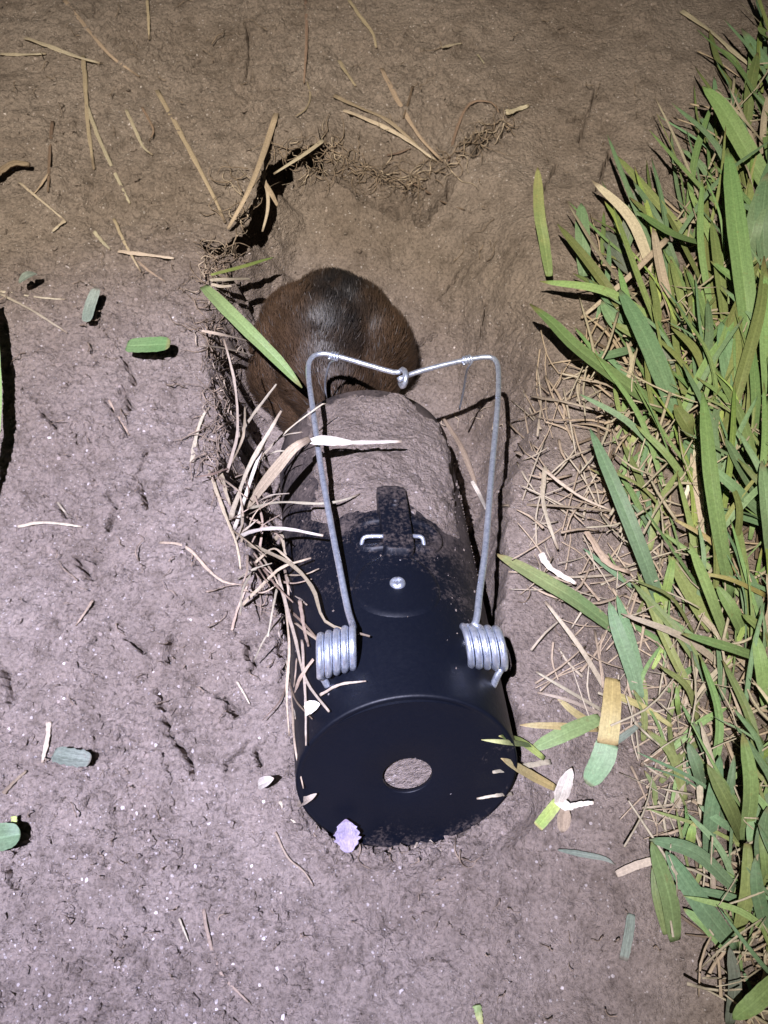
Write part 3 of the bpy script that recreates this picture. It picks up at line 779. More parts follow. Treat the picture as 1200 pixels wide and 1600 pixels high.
ST = [
 ([(0,85),(40,86),(72,84)], 8, 'straw', "pale straw ending at the left edge near the top corner"),
 ([(40,60),(85,76),(122,90),(156,99)], 10, 'straw', "thick pale straw sloping down towards the stem cross in the top left"),
 ([(100,0),(150,62),(178,92),(218,120)], 8, 'tan', "tan stem running down from the top edge at far left"),
 ([(130,88),(134,140),(138,200),(147,265)], 9, 'tan', "upright tan stem in the top left, forking into two"),
 ([(136,165),(150,205),(172,255),(203,318)], 8, 'straw', "pale straw fork leaning right below the upright tan stem"),
 ([(230,0),(232,30),(233,62)], 6, 'tan', "short upright straw at the top edge"),
 ([(197,172),(210,200),(224,230),(238,242)], 7, 'straw', "short pale straw left of the long diagonal stem"),
 ([(222,168),(232,186),(240,205),(233,220)], 5, 'brown', "thin brown curl beside a short pale straw"),
 ([(245,142),(275,195),(312,265),(335,310),(352,348)], 10, 'tan', "long tan stem slanting down to the left lip of the hole"),
 ([(478,0),(479,60),(475,130)], 6, 'brown', "dark brown upright stem at the top, above the hole"),
 ([(480,128),(485,150),(478,170),(462,182)], 4, 'tan', "hooked thin root below the dark upright stem"),
 ([(545,0),(562,25),(582,52),(588,75)], 8, 'tan', "tan straw entering from the top edge left of centre"),
 ([(530,95),(540,112),(556,135)], 7, 'tan', "stubby tan twig above the fan of straws"),
 ([(522,150),(560,168),(605,188),(645,222),(668,246)], 9, 'tan', "upper straw of the fan pointing left above the hole"),
 ([(537,173),(580,190),(625,212),(682,252)], 10, 'straw', "palest straw of the fan above the hole"),
 ([(596,108),(615,145),(640,190),(662,222),(692,252)], 10, 'tan', "steepest straw of the fan above the hole"),
 ([(645,135),(638,160),(630,185)], 5, 'brown', "short dark twig crossing the steepest straw of the fan"),
 ([(700,252),(710,215),(722,180),(736,161),(752,158),(772,163),(784,188)], 6, 'brown', "thin arched brown stem right of the straw fan"),
 ([(790,177),(808,172),(826,165)], 13, 'straw', "flat pale scrap at the end of the arched stem"),
 ([(640,284),(665,298),(690,315),(726,328)], 5, 'brown', "dark root lying on the slope of the hole"),
 ([(605,243),(620,240),(642,232)], 5, 'brown', "small curved twig left of the fan's joint"),
 ([(82,190),(78,235),(75,300)], 7, 'brown', "brown stem near the left edge below the pale straws"),
 ([(75,272),(60,295),(50,305)], 5, 'tan', "small side twig near the left edge"),
 ([(30,285),(60,310),(102,345)], 5, 'straw', "thin straw slanting right from the dark root at the left edge"),
 ([(102,345),(92,353),(82,362)], 7, 'straw', "tiny pale chip at the end of the thin slanting straw"),
 ([(178,342),(195,380),(220,425)], 6, 'tan', "tan stalk crossing a pale scrap left of the hole"),
 ([(185,393),(225,398),(272,404)], 9, 'straw', "flat pale scrap lying across the tan stalk"),
 ([(147,362),(160,378),(172,390)], 7, 'straw', "little pale chip left of the crossing stalk"),
 ([(215,408),(235,425),(258,440)], 5, 'tan', "thin splinter below the crossing stalk"),
 ([(0,455),(40,462),(72,466),(102,468)], 5, 'straw', "upper of two thin straws at the left edge"),
 ([(0,459),(50,485),(105,520)], 5, 'straw', "lower of two thin straws at the left edge"),
 ([(170,625),(185,650),(202,680)], 5, 'tan', "short tan straw on bare soil left of the trap mouth"),
 ([(28,823),(60,817),(90,818),(128,823)], 6, 'straw', "pale straw lying flat near the left edge at mid height"),
 ([(90,785),(100,798),(112,810)], 4, 'straw', "tiny straw above the flat pale straw"),
 ([(250,848),(278,850),(300,862),(325,890),(352,910),(390,915)], 6, 'tan', "bent tan stem reaching right to the dry clump"),
 ([(145,938),(132,958),(118,978)], 5, 'tan', "small tan straw on the lilac lit soil"),
 ([(318,1420),(326,1465),(345,1520),(388,1566)], 7, 'tan', "long curved stem near the bottom of the picture"),
 ([(280,1435),(288,1455),(295,1472)], 4, 'straw', "tiny straw beside the long curved stem"),
 ([(76,1128),(75,1150),(66,1192)], 10, 'straw', "pointed pale chip standing at lower left"),
 ([(5,1240),(22,1222),(42,1204)], 7, 'brown', "short brown stick at the lower left edge"),
 ([(437,1252),(450,1272),(466,1292)], 6, 'straw', "small straw left of the trap's end plate"),
 ([(430,1300),(450,1340),(475,1362),(490,1385)], 4, 'tan', "thin root below the trap's lower left"),
 ([(1065,18),(1110,50),(1150,85),(1200,124)], 11, 'straw', "long pale straw in the top right corner"),
 ([(1090,80),(1120,95),(1155,120)], 4, 'tan', "thin twig under the long straw at top right"),
 ([(690,75),(705,71),(721,68)], 7, 'straw', "small pale chip on the soil at top centre"),
 ([(746,85),(752,93),(757,100)], 4, 'straw', "tiny splinter right of the pale chip at top centre"),
 ([(300,722),(305,690),(315,655),(327,636)], 8, 'straw', "pale stub leaning on the left wall of the hole"),
 ([(745,1570),(748,1585),(752,1600)], 16, 'yellow', "yellow green stub cut by the bottom edge"),
 ([(362,985),(372,950),(388,912)], 5, 'tan', "straw slanting beneath the dry clump"),
 ([(370,1065),(382,1085),(390,1100)], 4, 'straw', "tiny straw left of the left coil"),
 ([(648,1325),(660,1305),(690,1330)], 4, 'straw', "forked root hair on the lower edge of the end plate"),
]
for px, w, mk, lab in ST:
    litter("dry_straw", px, w*.84, mk, lab, "straw", dz=.0012, wav=.25)
litter("dark_root", [(-20,285),(2,268),(22,256),(46,258)], 16, 'brown', "dark curved root poking in at the left edge", "root", dz=.006)
LIFT = .006
# the dead grass clump hanging over the left side of the trap
clump = empty("dry_grass_clump", G(372, 850), "clump of dead straw blades fanning over the left side of the trap", "dry grass")
CL = [
 ([(360,810,.004),(376,765,.018),(393,722,.030),(440,642,.045)], 11, 'straw'),
 ([(366,828,.003),(382,780,.016),(404,715,.030),(424,668,.036)], 8, 'white'),
 ([(371,684,.004),(400,642,.018),(432,600,.026)], 7, 'straw'),
 ([(355,738,.002),(371,676,.012),(367,600,.022),(350,530,.028)], 7, 'straw'),
 ([(407,718,.016),(438,684,.025),(472,675,.026)], 6, 'straw'),
 ([(405,722,.016),(430,706,.024),(450,705,.024)], 5, 'straw'),
 ([(410,712,.016),(450,672,.028),(500,634,.030),(510,631,.029)], 5, 'straw'),
 ([(392,793,.010),(420,775,.020),(452,771,.022)], 5, 'straw'),
 ([(390,794,.010),(437,785,.026),(497,787,.032),(535,782,.030),(562,772,.026)], 7, 'straw'),
 ([(372,838,.004),(405,828,.020),(445,826,.032),(505,837,.038)], 9, 'white'),
 ([(372,836,.004),(388,824,.012),(403,812,.016)], 6, 'straw'),
 ([(327,735,.003),(350,800,.006),(370,852,.006),(376,890,.004)], 8, 'tan'),
 ([(345,735,.003),(352,765,.006),(360,790,.007)], 9, 'tan'),
 ([(387,850,.006),(425,865,.020),(462,887,.030),(490,922,.038),(510,972,.046),(578,994,.054)], 9, 'tan'),
 ([(378,946,.004),(412,912,.014),(440,887,.022),(486,872,.030)], 7, 'tan'),
 ([(430,842,.014),(440,838,.018),(447,872,.018)], 9, 'tan'),
 ([(435,898,.016),(448,950,.022),(462,1000,.030),(478,1062,.034),(514,1112,.036)], 8, 'straw'),
 ([(445,930,.012),(452,1010,.016),(448,1080,.016),(452,1150,.014)], 7, 'tan'),
 ([(472,1000,.030),(477,1090,.032),(478,1165,.026)], 6, 'straw'),
 ([(468,938,.028),(476,985,.032),(482,1010,.034)], 8, 'tan'),
 ([(500,1086,.040),(530,1070,.046),(572,1064,.052)], 6, 'straw'),
 ([(456,1075,.016),(460,1160,.014),(474,1232,.012)], 5, 'tan'),
 ([(490,1030,.038),(468,1062,.026),(458,1095,.018)], 8, 'tan'),
 ([(398,880,.006),(425,858,.016),(442,866,.02),(462,885,.026)], 6, 'tan'),
 ([(372,905,.004),(395,890,.012),(425,880,.018)], 5, 'straw'),
 ([(378,922,.004),(410,926,.010),(436,912,.014)], 5, 'tan'),
]
for px, w, mk in CL: air("straw_blade", px, w*.78, mk, None, None, parent=clump, wav=.35, roll=random.uniform(-.6, .6))
rc = random.Random(5)
for k in range(34):
    bx, by = rc.choice([(362,810),(370,838),(392,793),(355,735),(400,870),(435,905),(448,960),(452,1040)]); bx += rc.uniform(-14, 14); by += rc.uniform(-16, 16)
    a = rc.gauss(-.6, 1.0) if by < 860 else rc.gauss(1.1, .7); L_ = rc.uniform(30, 95); bd = rc.uniform(-.5, .5)
    px = [(bx, by, .003), (bx+L_*.5*math.cos(a), by+L_*.5*math.sin(a), rc.uniform(.008, .022)), (bx+L_*.5*(math.cos(a)+math.cos(a+bd)), by+L_*.5*(math.sin(a)+math.sin(a+bd)), rc.uniform(.006, .03))]
    air("straw_blade", px, rc.uniform(2.2, 5), rc.choice(['tan','straw','brown','tan']), None, None, parent=clump, wav=.3)
stem = air("stem_sheath", [(389,793,.008),(412,762,.020),(437,730,.030),(460,702,.036),(484,687,.037)], 22, 'tan', None, None, prof='sheath', parent=clump, fold=.5)
for dy, ww, ex in ((0, 9, 628), (-5, 5, 585), (4, 6, 575), (-9, 4, 548)):
    air("straw_blade", [(476,690,.036),(505,690+dy*.9,.036),(545,692+dy*.4,.033),(ex,690,.028)], ww, 'white', None, None, parent=clump, th=.0007)
# fallen leaves
def leaf(px, w, mk, label, prof='scrap', **kw): return air("fallen_leaf", px, w, mk, label, "leaf", prof=prof, th=.0004, **kw)
def gz(px, py, dz): return (px, py, float(G(px, py)[2])+dz)
leaf([gz(198,541,.001), gz(230,540,.004), gz(266,538,.007)], 30, 'green', "short broad green leaf scrap lying alone on soil, left of the trap", fold=.15)
leaf([gz(136,503,.001), gz(142,478,.002), gz(152,450,.003)], 18, 'greyleaf', "small grey green leaf scrap left of the broad green scrap", fold=.3)
leaf([gz(-14,1312,.002), gz(8,1308,.003), gz(32,1304,.0035)], 42, 'teal', "green leaf piece cut by the lower left edge", prof='foldend')
litter("dry_straw", [(22,1275),(24,1300)], 9, 'lime', "lime stub beside the green leaf piece at lower left edge", "straw", dz=.004)
leaf([gz(84,1178,.0003), gz(112,1184,.0008), gz(142,1188,.0002)], 27, 'greyleaf', "faded grey green leaf pressed into lilac soil at lower left", jag=.07, roll=.12)
leaf([gz(-16,470,.004), gz(-9,560,.007), gz(-7,660,.007), gz(-20,770,.004)], 22, 'green', "green blade just inside the left edge casting a long black shadow", prof='blade')
leaf([gz(30,442,.002), gz(44,432,.005), gz(58,428,.004)], 16, 'greyleaf', "curled grey scrap at upper left", prof='leaf', fold=.5)
leaf([gz(404,1228,.002), gz(416,1222,.006), gz(428,1216,.007)], 18, 'white', "curled pale scrap left of the trap's end plate", prof='leaf', fold=.6)
leaf([gz(465,1258,.002), gz(480,1250,.005), gz(495,1240,.006)], 14, 'straw', "pale narrow scrap at the left rim of the end plate", prof='leaf', fold=.5)
leaf([gz(478,1112,.012), gz(488,1106,.018), gz(500,1100,.022)], 22, 'white', "creamy curled scrap beside the left coil's foot", prof='leaf', fold=.7)
leaf([gz(545,1332,.001), gz(543,1308,.008), gz(540,1280,.010)], 40, 'petal', "lilac withered petal at the foot of the end plate", prof='leaf', fold=.35, jag=.10)
leaf([(318,448,.006),(350,480,.014),(395,525,.014),(435,565,.008),(472,606,.002)], 23, 'green', "green grass blade lying across the left wall against the gopher", prof='blade')
leaf([gz(330,430,.006), gz(380,417,.008), gz(428,402,.012)], 8, 'lime', "thin lime blade at the left lip of the hole above the gopher", prof='blade')
leaf([gz(328,438,.006), gz(360,437,.008), gz(392,436,.010)], 8, 'straw', "pale sliver under the thin lime blade")
leaf([gz(330,444,.004), gz(345,448,.006), gz(362,447,.008)], 6, 'straw', "shorter pale sliver at the left lip of the hole")
leaf([gz(315,517,.003), gz(350,524,.010), gz(395,535,.014)], 7, 'straw', "upper dry blade under the green blade by the gopher", prof='blade')
leaf([gz(318,540,.003), gz(355,546,.008), gz(398,556,.012)], 7, 'straw', "lower dry blade under the green blade by the gopher", prof='blade')
tag(strip("dead_twig", [G(432,178,.002), G(420,215,.004), P(404,262,.012), P(384,308,.012), G(356,358,.003)], wpx(10, G(400,270)), M['tan'], None, th=.0012, prof='straw', wav=.2), "tan stem bridging the black burrow opening", "stem")
tag(strip("pale_root", [P(505,220,.004), P(478,240,.003), P(450,258,.0), P(428,272,-.004)], wpx(8, G(470,250)), M['straw'], None, th=.001, prof='straw'), "pale root slanting across the top of the black burrow opening", "root")
tag(strip("pale_root", [P(409,268,.002), P(418,300,-.004), P(418,330,-.008), P(410,362,-.012)], wpx(6, G(418,310)), M['straw'], None, th=.001, prof='straw'), "pale root dangling straight down in the burrow opening", "root")
tag(strip("pale_root", [P(410,282,.0), P(422,300,-.004), P(434,322,-.010)], wpx(9, G(420,300)), M['tan'], None, th=.001, prof='straw'), "short flat root right of the dangling one in the burrow opening", "root")
tag(strip("dead_twig", [G(692,652,.004), G(708,678,.004), G(722,702,.004), G(738,742,.004), G(745,765,.003)], wpx(9, G(720,700)), M['tan'], None, th=.0014, prof='sheath', wav=.3), "peeling tan stem along the right side of the soil covered tube", "stem")
tag(strip("dry_straw", [G(738,752,.004), G(750,775,.004), G(760,797,.003)], wpx(7, G(750,775)), M['white'], None, th=.001, prof='straw'), "bleached straw tip at the right shoulder of the trap", "straw")

# ------------------------------------------------------------------ the grass on the right
def tuft(bpx, label, blades, cat="grass", name="grass_tuft"):
    t = empty(name, G(*bpx), label, cat, "grass tufts on the right")
    for px, w, z0, z1, mk, *rest in blades:
        n = len(px); pts = []
        for i, q_ in enumerate(px):
            v = i/(n-1); z = z0+(z1-z0)*v+.35*max(z0, z1)*math.sin(math.pi*v)*.6
            gzv = float(G(q_[0], q_[1])[2]); pts.append(P(q_[0], q_[1], max(gzv+.001, gzv*.5+z)))
        wm = wpx(w, pts[n//2]); prof = rest[0] if rest else 'blade'
        strip("blade", pts, wm*.88, M[mk], t, prof=prof, fold=random.uniform(.04, .22), th=.00035, roll=random.uniform(-.3, .3), n=16)
    return t
tuft((1190,300), "big green blades in the top right corner below the long straw", [
 ([(1208,305),(1160,225),(1125,165),(1098,135)], 36, .008, .030, 'green'),
 ([(1205,240),(1165,190),(1118,140)], 8, .010, .028, 'straw', 'straw'),
 ([(1166,205),(1172,140),(1184,82)], 20, .004, .02, 'olive'),
 ([(1180,205),(1165,235),(1150,250)], 10, .004, .01, 'straw', 'straw'),
 ([(1160,430),(1178,350),(1200,270)], 30, .004, .03, 'teal'),
 ([(1210,70),(1196,55),(1186,40)], 26, .01, .02, 'green'),
 ([(1190,250),(1193,190),(1200,150)], 14, .01, .02, 'straw', 'straw')])
tuft((1165,560), "tall upright light green blades near the right edge, upper part", [
 ([(1172,565),(1165,470),(1150,350),(1137,233)], 37, .006, .038, 'green'),
 ([(1132,505),(1124,430),(1112,345)], 22, .006, .022, 'olive'),
 ([(1200,470),(1160,445),(1110,408)], 17, .010, .022, 'green'),
 ([(1148,645),(1138,570),(1127,503)], 36, .004, .020, 'teal'),
 ([(1128,690),(1158,590),(1188,480),(1194,400)], 22, .006, .036, 'olive'),
 ([(1182,700),(1180,610),(1174,530)], 20, .004, .026, 'green'),
 ([(1200,640),(1196,520),(1198,420)], 24, .006, .036, 'green'),
 ([(1118,690),(1126,640),(1122,598)], 12, .004, .016, 'lime', 'leaf'),
 ([(1195,420),(1192,330),(1204,250)], 28, .01, .03, 'teal')])
tuft((900,425), "lone blunt blue green blades at the upper edge of the lawn", [
 ([(912,432),(910,375),(908,318)], 27, .003, .014, 'teal'),
 ([(966,402),(985,335),(1006,278)], 20, .003, .010, 'greyleaf'),
 ([(1108,384),(1050,365),(995,330)], 30, .006, .020, 'green'),
 ([(945,362),(965,395),(985,430)], 34, .003, .006, 'greyleaf'),
 ([(1060,345),(1090,345),(1120,350)], 15, .006, .010, 'straw', 'cut')])
tag(air("loose_grass", [(858,432,.002),(850,380,.006),(842,330,.012),(840,262,.010)], 18, 'yellow', None, None, prof='blade', th=.0004), "single yellow green blade standing alone with a black shadow, right of the hole", "grass")
tuft((1060,650), "wide flat grass blade reaching left towards the trap, with one crossing it", [
 ([(1062,655),(1000,618),(905,548),(862,505),(828,475)], 36, .006, .022, 'green'),
 ([(1062,660),(1035,590),(1005,520),(968,452)], 42, .006, .024, 'teal'),
 ([(1055,600),(1035,545),(1012,498)], 26, .004, .014, 'greyleaf'),
 ([(990,545),(965,552),(925,562)], 18, .006, .010, 'teal'),
 ([(985,530),(960,505),(940,470)], 24, .004, .010, 'teal')])
tuft((1100,700), "bright upright blade at the middle of the lawn with dark stubs", [
 ([(1142,935),(1125,840),(1110,740),(1098,612)], 29, .004, .040, 'green'),
 ([(1098,702),(1075,668),(1054,632)], 30, .004, .020, 'olive'),
 ([(1198,805),(1165,745),(1133,685)], 26, .006, .022, 'teal'),
 ([(1200,815),(1150,765),(1100,722)], 22, .008, .030, 'teal'),
 ([(1085,735),(1078,705),(1072,685)], 24, .003, .010, 'teal'),
 ([(1090,690),(1060,570),(1045,400)], 14, .004, .010, 'olive'),
 ([(1082,520),(1085,480),(1088,455)], 10, .004, .012, 'lime', 'cut'),
 ([(1072,505),(1060,450),(1048,405)], 14, .004, .014, 'olive')])
tuft((1035,955), "slim bluish blade rising from a yellow base in the straw litter", [
 ([(1033,950),(1005,870),(965,770),(922,670)], 27, .003, .030, 'teal'),
 ([(1035,955),(1030,930),(1022,905)], 24, .002, .008, 'lime', 'sheath'),
 ([(1035,950),(1045,905),(1052,870)], 16, .003, .014, 'lime'),
 ([(1112,985),(1075,920),(1045,868)], 30, .004, .012, 'olive'),
 ([(1136,1005),(1110,930),(1077,848)], 24, .004, .026, 'green'),
 ([(1015,860),(1030,790),(1060,735)], 13, .003, .012, 'olive'),
 ([(1020,810),(1000,750),(972,690)], 14, .003, .010, 'olive')])
tuft((955,975), "yellowed broad blade pointing at the trap's right coil", [
 ([(962,985),(905,942),(850,908),(775,865)], 35, .006, .014, 'yellow'),
 ([(1000,1095),(985,1040),(965,985),(952,940)], 26, .003, .018, 'teal'),
 ([(1003,1065),(985,1000),(964,930)], 22, .002, .012, 'teal')])
tuft((1150,1000), "dark green blade lying level above pale dry straw at the right edge", [
 ([(1205,1035),(1140,1012),(1065,990)], 21, .010, .020, 'green'),
 ([(1162,995),(1145,955),(1120,915)], 25, .004, .018, 'green'),
 ([(1182,985),(1175,940),(1165,890)], 36, .004, .012, 'teal'),
 ([(1128,1095),(1127,1045),(1122,995)], 18, .002, .012, 'teal'),
 ([(1200,1000),(1180,975),(1160,960)], 20, .010, .016, 'olive'),
 ([(1195,930),(1140,905),(1090,895)], 10, .012, .018, 'gold', 'straw'),
 ([(1150,895),(1110,845),(1055,812)], 11, .010, .018, 'gold', 'straw'),
 ([(1205,890),(1198,800),(1190,720)], 26, .006, .03, 'teal'),
 ([(1200,1110),(1190,1040),(1180,990)], 26, .006, .02, 'green')])
tuft((945,1140), "folded yellow leaf over a green blade right of the end plate", [
 ([(957,1060),(955,1110),(949,1163)], 37, .014, .011, 'gold', 'foldtop'),
 ([(949,1161),(940,1190),(918,1226)], 40, .0105, .001, 'teal', 'foldend'),
 ([(938,1122),(885,1145),(828,1172)], 29, .010, .008, 'green'),
 ([(935,1140),(875,1135),(812,1133)], 14, .006, .010, 'gold'),
 ([(952,1165),(975,1150),(1002,1130)], 13, .006, .014, 'greyleaf', 'straw'),
 ([(960,1085),(1005,1105),(1050,1135)], 13, .008, .006, 'gold', 'straw'),
 ([(945,1120),(890,1095),(840,1082)], 9, .006, .012, 'straw', 'straw'),
 ([(940,1110),(880,1075),(838,1050)], 8, .006, .014, 'straw', 'straw'),
 ([(945,1075),(905,1010),(852,940)], 10, .006, .016, 'straw', 'straw'),
 ([(940,1140),(900,1115),(870,1090)], 14, .004, .010, 'gold')])
tuft((1160,1310), "leafy green shoot with upright blades at the lower right", [
 ([(1162,1315),(1172,1230),(1160,1145)], 31, .004, .030, 'green'),
 ([(1160,1312),(1140,1262),(1105,1195)], 29, .004, .028, 'olive'),
 ([(1108,1192),(1098,1160),(1084,1130)], 26, .004, .016, 'teal'),
 ([(1100,1238),(1090,1200),(1075,1160)], 24, .004, .018, 'teal'),
 ([(1106,1340),(1112,1265),(1126,1180)], 31, .003, .020, 'teal'),
 ([(1148,1298),(1120,1280),(1092,1258)], 15, .008, .014, 'teal'),
 ([(1205,1290),(1185,1265),(1170,1320)], 24, .006, .012, 'teal'),
 ([(1205,1210),(1190,1190),(1165,1160)], 16, .010, .02, 'lime'),
 ([(1076,1325),(1080,1305),(1084,1285)], 17, .003, .012, 'lime'),
 ([(1062,1122),(1059,1100),(1057,1072)], 10, .004, .016, 'lime'),
 ([(1200,1175),(1175,1140),(1165,1120)], 18, .006, .02, 'green'),
 ([(1070,1250),(1050,1180),(1010,1140)], 18, .003, .012, 'olive')])
tuft((1150,1470), "low spreading blades fanning left from a thick stem at the bottom right", [
 ([(1148,1388),(1085,1332),(1015,1312)], 30, .010, .012, 'teal'),
 ([(1055,1470),(1045,1400),(1018,1315)], 33, .002, .014, 'green'),
 ([(1150,1482),(1100,1420),(1040,1330)], 40, .004, .014, 'teal'),
 ([(1148,1470),(1166,1400),(1168,1318)], 27, .002, .020, 'olive', 'sheath'),
 ([(1130,1480),(1100,1445),(1068,1420)], 18, .002, .006, 'green'),
 ([(1140,1600),(1148,1540),(1140,1480)], 26, .002, .012, 'greyleaf'),
 ([(1215,1530),(1180,1565),(1145,1592)], 36, .016, .014, 'green'),
 ([(1205,1470),(1185,1400),(1180,1340)], 26, .004, .02, 'teal'),
 ([(1040,1460),(1025,1400),(1020,1350)], 14, .002, .006, 'olive'),
 ([(1205,1400),(1190,1330),(1200,1260)], 28, .004, .02, 'teal')])
litter("fallen_leaf", [(986,1428),(982,1460),(974,1500)], 15, 'greyleaf', "grey dirty leaf pressed flat on soil near the bottom right", "leaf", dz=.001, prof='cut', th=.0005)
litter("fallen_leaf", [(872,1328),(910,1335),(945,1342),(962,1352)], 9, 'greyleaf', "thin dark curved leaf below the folded yellow leaf", "leaf", dz=.003, prof='leaf', th=.0005)
litter("fallen_leaf", [(963,1366),(995,1352),(1024,1344)], 12, 'straw', "flat pale strip at the edge of the lower lawn", "leaf", dz=.004, prof='cut', th=.0005)
curl = empty("bleached_leaf", G(882, 1262), "bleached white curled leaf with a lime tip, standing right of the end plate", "leaf")
for px, w, mk, pr in (([(872,1255,.010),(880,1230,.018),(893,1200,.026)], 24, 'white', 'leaf'), ([(870,1250,.010),(886,1262,.012),(888,1266,.012)], 16, 'white', 'cut'),
                  ([(886,1262,.010),(905,1257,.012),(928,1254,.014)], 9, 'white', 'straw'), ([(882,1258,.010),(880,1280,.006),(879,1300,.002)], 22, 'tan', 'leaf'), ([(872,1252,.008),(858,1270,.007),(840,1292,.006)], 18, 'lime', 'cut')):
    air("leaf_fold", px, w, mk, None, None, prof=pr, parent=curl, th=.0005, fold=.45)
for px, w, mk, lab in (([(868,1232,.008),(830,1212,.016),(783,1185,.026)], 15, 'gold', "yellow blade crossing the right rim of the end plate"),
                  ([(830,1165,.012),(790,1160,.022),(752,1156,.028)], 10, 'yellow', "thin yellow tip lying over the end plate at right"),
                  ([(850,1185,.008),(815,1160,.018),(780,1150,.024)], 12, 'lime', "lime blade just below the thin yellow tip"),
                  ([(860,1190,.006),(815,1198,.014),(770,1207,.020)], 9, 'straw', "pale frayed straw between yellow blades by the end plate"),
                  ([(800,1240,.006),(775,1243,.012),(745,1248,.016)], 6, 'straw', "lowest straw sticking out over the end plate at right")):
    air("loose_grass", px, w, mk, lab, "grass", prof='blade' if mk != 'straw' else 'straw', th=.0005)
tag(strip("dry_straw", [P(1042,374,.016), P(975,440,.012), G(908,497,.003)], wpx(10, G(975,440)), M['straw'], None, th=.0012, prof='straw'), "long pale straw slanting across the upper lawn", "straw")
for px, w, mk, lab in (([(805,705),(850,735),(905,775),(960,800)], 6, 'straw', "straw pointing at the right wire from the litter"),
                  ([(785,790),(860,790),(970,800)], 5, 'tan', "level thin straw in the litter right of the trap"),
                  ([(852,730),(848,780),(858,820),(872,858)], 8, 'straw', "upright bent straw in the litter nearest the trap"),
                  ([(845,865),(860,888),(900,912)], 11, 'white', "short bleached straw above the yellowed broad blade"),
                  ([(915,830),(950,880),(985,895)], 12, 'tan', "thick tan stem in the straw litter"),
                  ([(1090,690),(1082,740),(1068,785)], 10, 'white', "white splinter standing beside the bright upright blade"),
                  ([(830,620),(880,628),(930,640)], 7, 'straw', "pale straw at the left end of the wide flat blade")):
    litter("dry_straw", px, w, mk, lab, "straw", dz=.007, wav=.3)

# filler tufts and the mat of dead thatch under the grass
LAWN = [(1230,60),(1120,160),(1060,335),(930,390),(885,480),(900,560),(925,660),(945,780),(965,900),(970,1000),(975,1100),(1000,1220),(1015,1330),(1050,1450),(1110,1540),(1150,1600),(1290,1640),(1300,60)]
def inside(x, y, poly):
    r = False; j = len(poly)-1
    for i in range(len(poly)):
        if (poly[i][1] > y) != (poly[j][1] > y) and x < (poly[j][0]-poly[i][0])*(y-poly[i][1])/(poly[j][1]-poly[i][1])+poly[i][0]: r = not r
        j = i
    return r
rf = random.Random(23)
TUFTS = [o for o in bpy.data.objects if o.name.startswith("grass_tuft")]
def add_blade(px, w, z0, z1, mk):
    pts = []
    for i, q_ in enumerate(px):
        g = G(*q_); v = i/(len(px)-1); pts.append(g+np.array([0, 0, z0+(z1-z0)*v+.3*z1*math.sin(math.pi*v)]))
    t = min(TUFTS, key=lambda o: (Vector(pts[0])-o.location).length)
    strip("blade", pts, wpx(w, pts[1]), M[mk], t, fold=rf.uniform(.03, .3), th=.00035, roll=rf.uniform(-.5, .5), n=12)
cnt = 0
while cnt < 470:
    bx, by = rf.uniform(930, 1290), rf.uniform(70, 1640)
    if not inside(bx-10, by, LAWN): continue
    deep = inside(bx-95, by, LAWN)
    if not deep and rf.random() < .25: continue
    cnt += 1
    a = rf.choice([rf.uniform(-2.7, -.5), rf.gauss(-1.9, .35)]); L_ = rf.uniform(90, 230) if deep else rf.uniform(50, 120); bend = rf.uniform(-.35, .35)
    x1, y1 = bx+L_*.5*math.cos(a), by+L_*.5*math.sin(a); x2, y2 = x1+L_*.5*math.cos(a+bend), y1+L_*.5*math.sin(a+bend)
    add_blade([(bx, by), (x1, y1), (x2, y2)], (rf.uniform(7, 17) if rf.random() < .6 else rf.uniform(3, 7)) if deep else rf.uniform(4, 13), .002, rf.uniform(.006, .024) if deep else rf.uniform(.003, .009),
              rf.choice(['green','teal','olive','green','olive','teal','green','straw','teal','lime' if rf.random() < .5 else 'green','yellow' if rf.random() < .3 else 'olive']))
def many(name, n, gen, mat, label):
    V = []; F = []; S = []
    for _ in range(n):
        r = gen()
        if r is None: continue
        v, f, s = strip_vf(*r[0], off=len(V), **r[1]); V += v; F += f; S += s
    return tag(link(name, mesh(name, V, F, S), mat), label, kind='stuff')
def thatch_gen(zone, wlo, whi, llo, lhi, hz):
    def g():
        for _ in range(40):
            x, y = rf.uniform(810, 1290), rf.uniform(60, 1640)
            if inside(x, y, zone): break
        else: return None
        a = rf.uniform(0, math.pi*2); L_ = rf.uniform(llo, lhi)*.5; b_ = rf.uniform(-.22, .22)
        px = [(x-L_*math.cos(a-b_), y-L_*math.sin(a-b_)), (x, y), (x+L_*math.cos(a+b_), y+L_*math.sin(a+b_))]
        z = [rf.uniform(.0005, hz) for _ in range(3)]
        pts = [G(q[0], q[1], zz) for q, zz in zip(px, z)]
        w = wpx(rf.uniform(wlo, whi), pts[1])
        return (pts, w), dict(prof='straw', th=w*.35, n=6, fold=.2, wav=.2, roll=rf.uniform(-.6, .6))
    return g
LITTER = [(830,560),(900,540),(960,600),(1010,700),(1050,800),(1060,900),(1090,1080),(1060,1300),(1020,1330),(985,1180),(890,1110),(850,1030),(840,900),(820,800),(815,690)]
many("straw_thatch", 340, thatch_gen(LAWN, 3, 7, 30, 130, .007), M['tan'], "mat of dead tan straw under the grass")
many("pale_thatch", 290, thatch_gen(LAWN, 2, 5.5, 40, 150, .017), M['straw'], "scattered pale straw through the grass")
many("straw_litter", 120, thatch_gen(LITTER, 2, 5, 30, 120, .007), M['tan'], "tan straw litter between the trap and the grass")
many("pale_litter", 80, thatch_gen(LITTER, 2, 5, 30, 120, .007), M['straw'], "pale straw litter between the trap and the grass")
many("brown_thatch", 160, thatch_gen(LAWN, 4, 9, 25, 90, .004), M['brown'], "dark rotted stems under the grass")

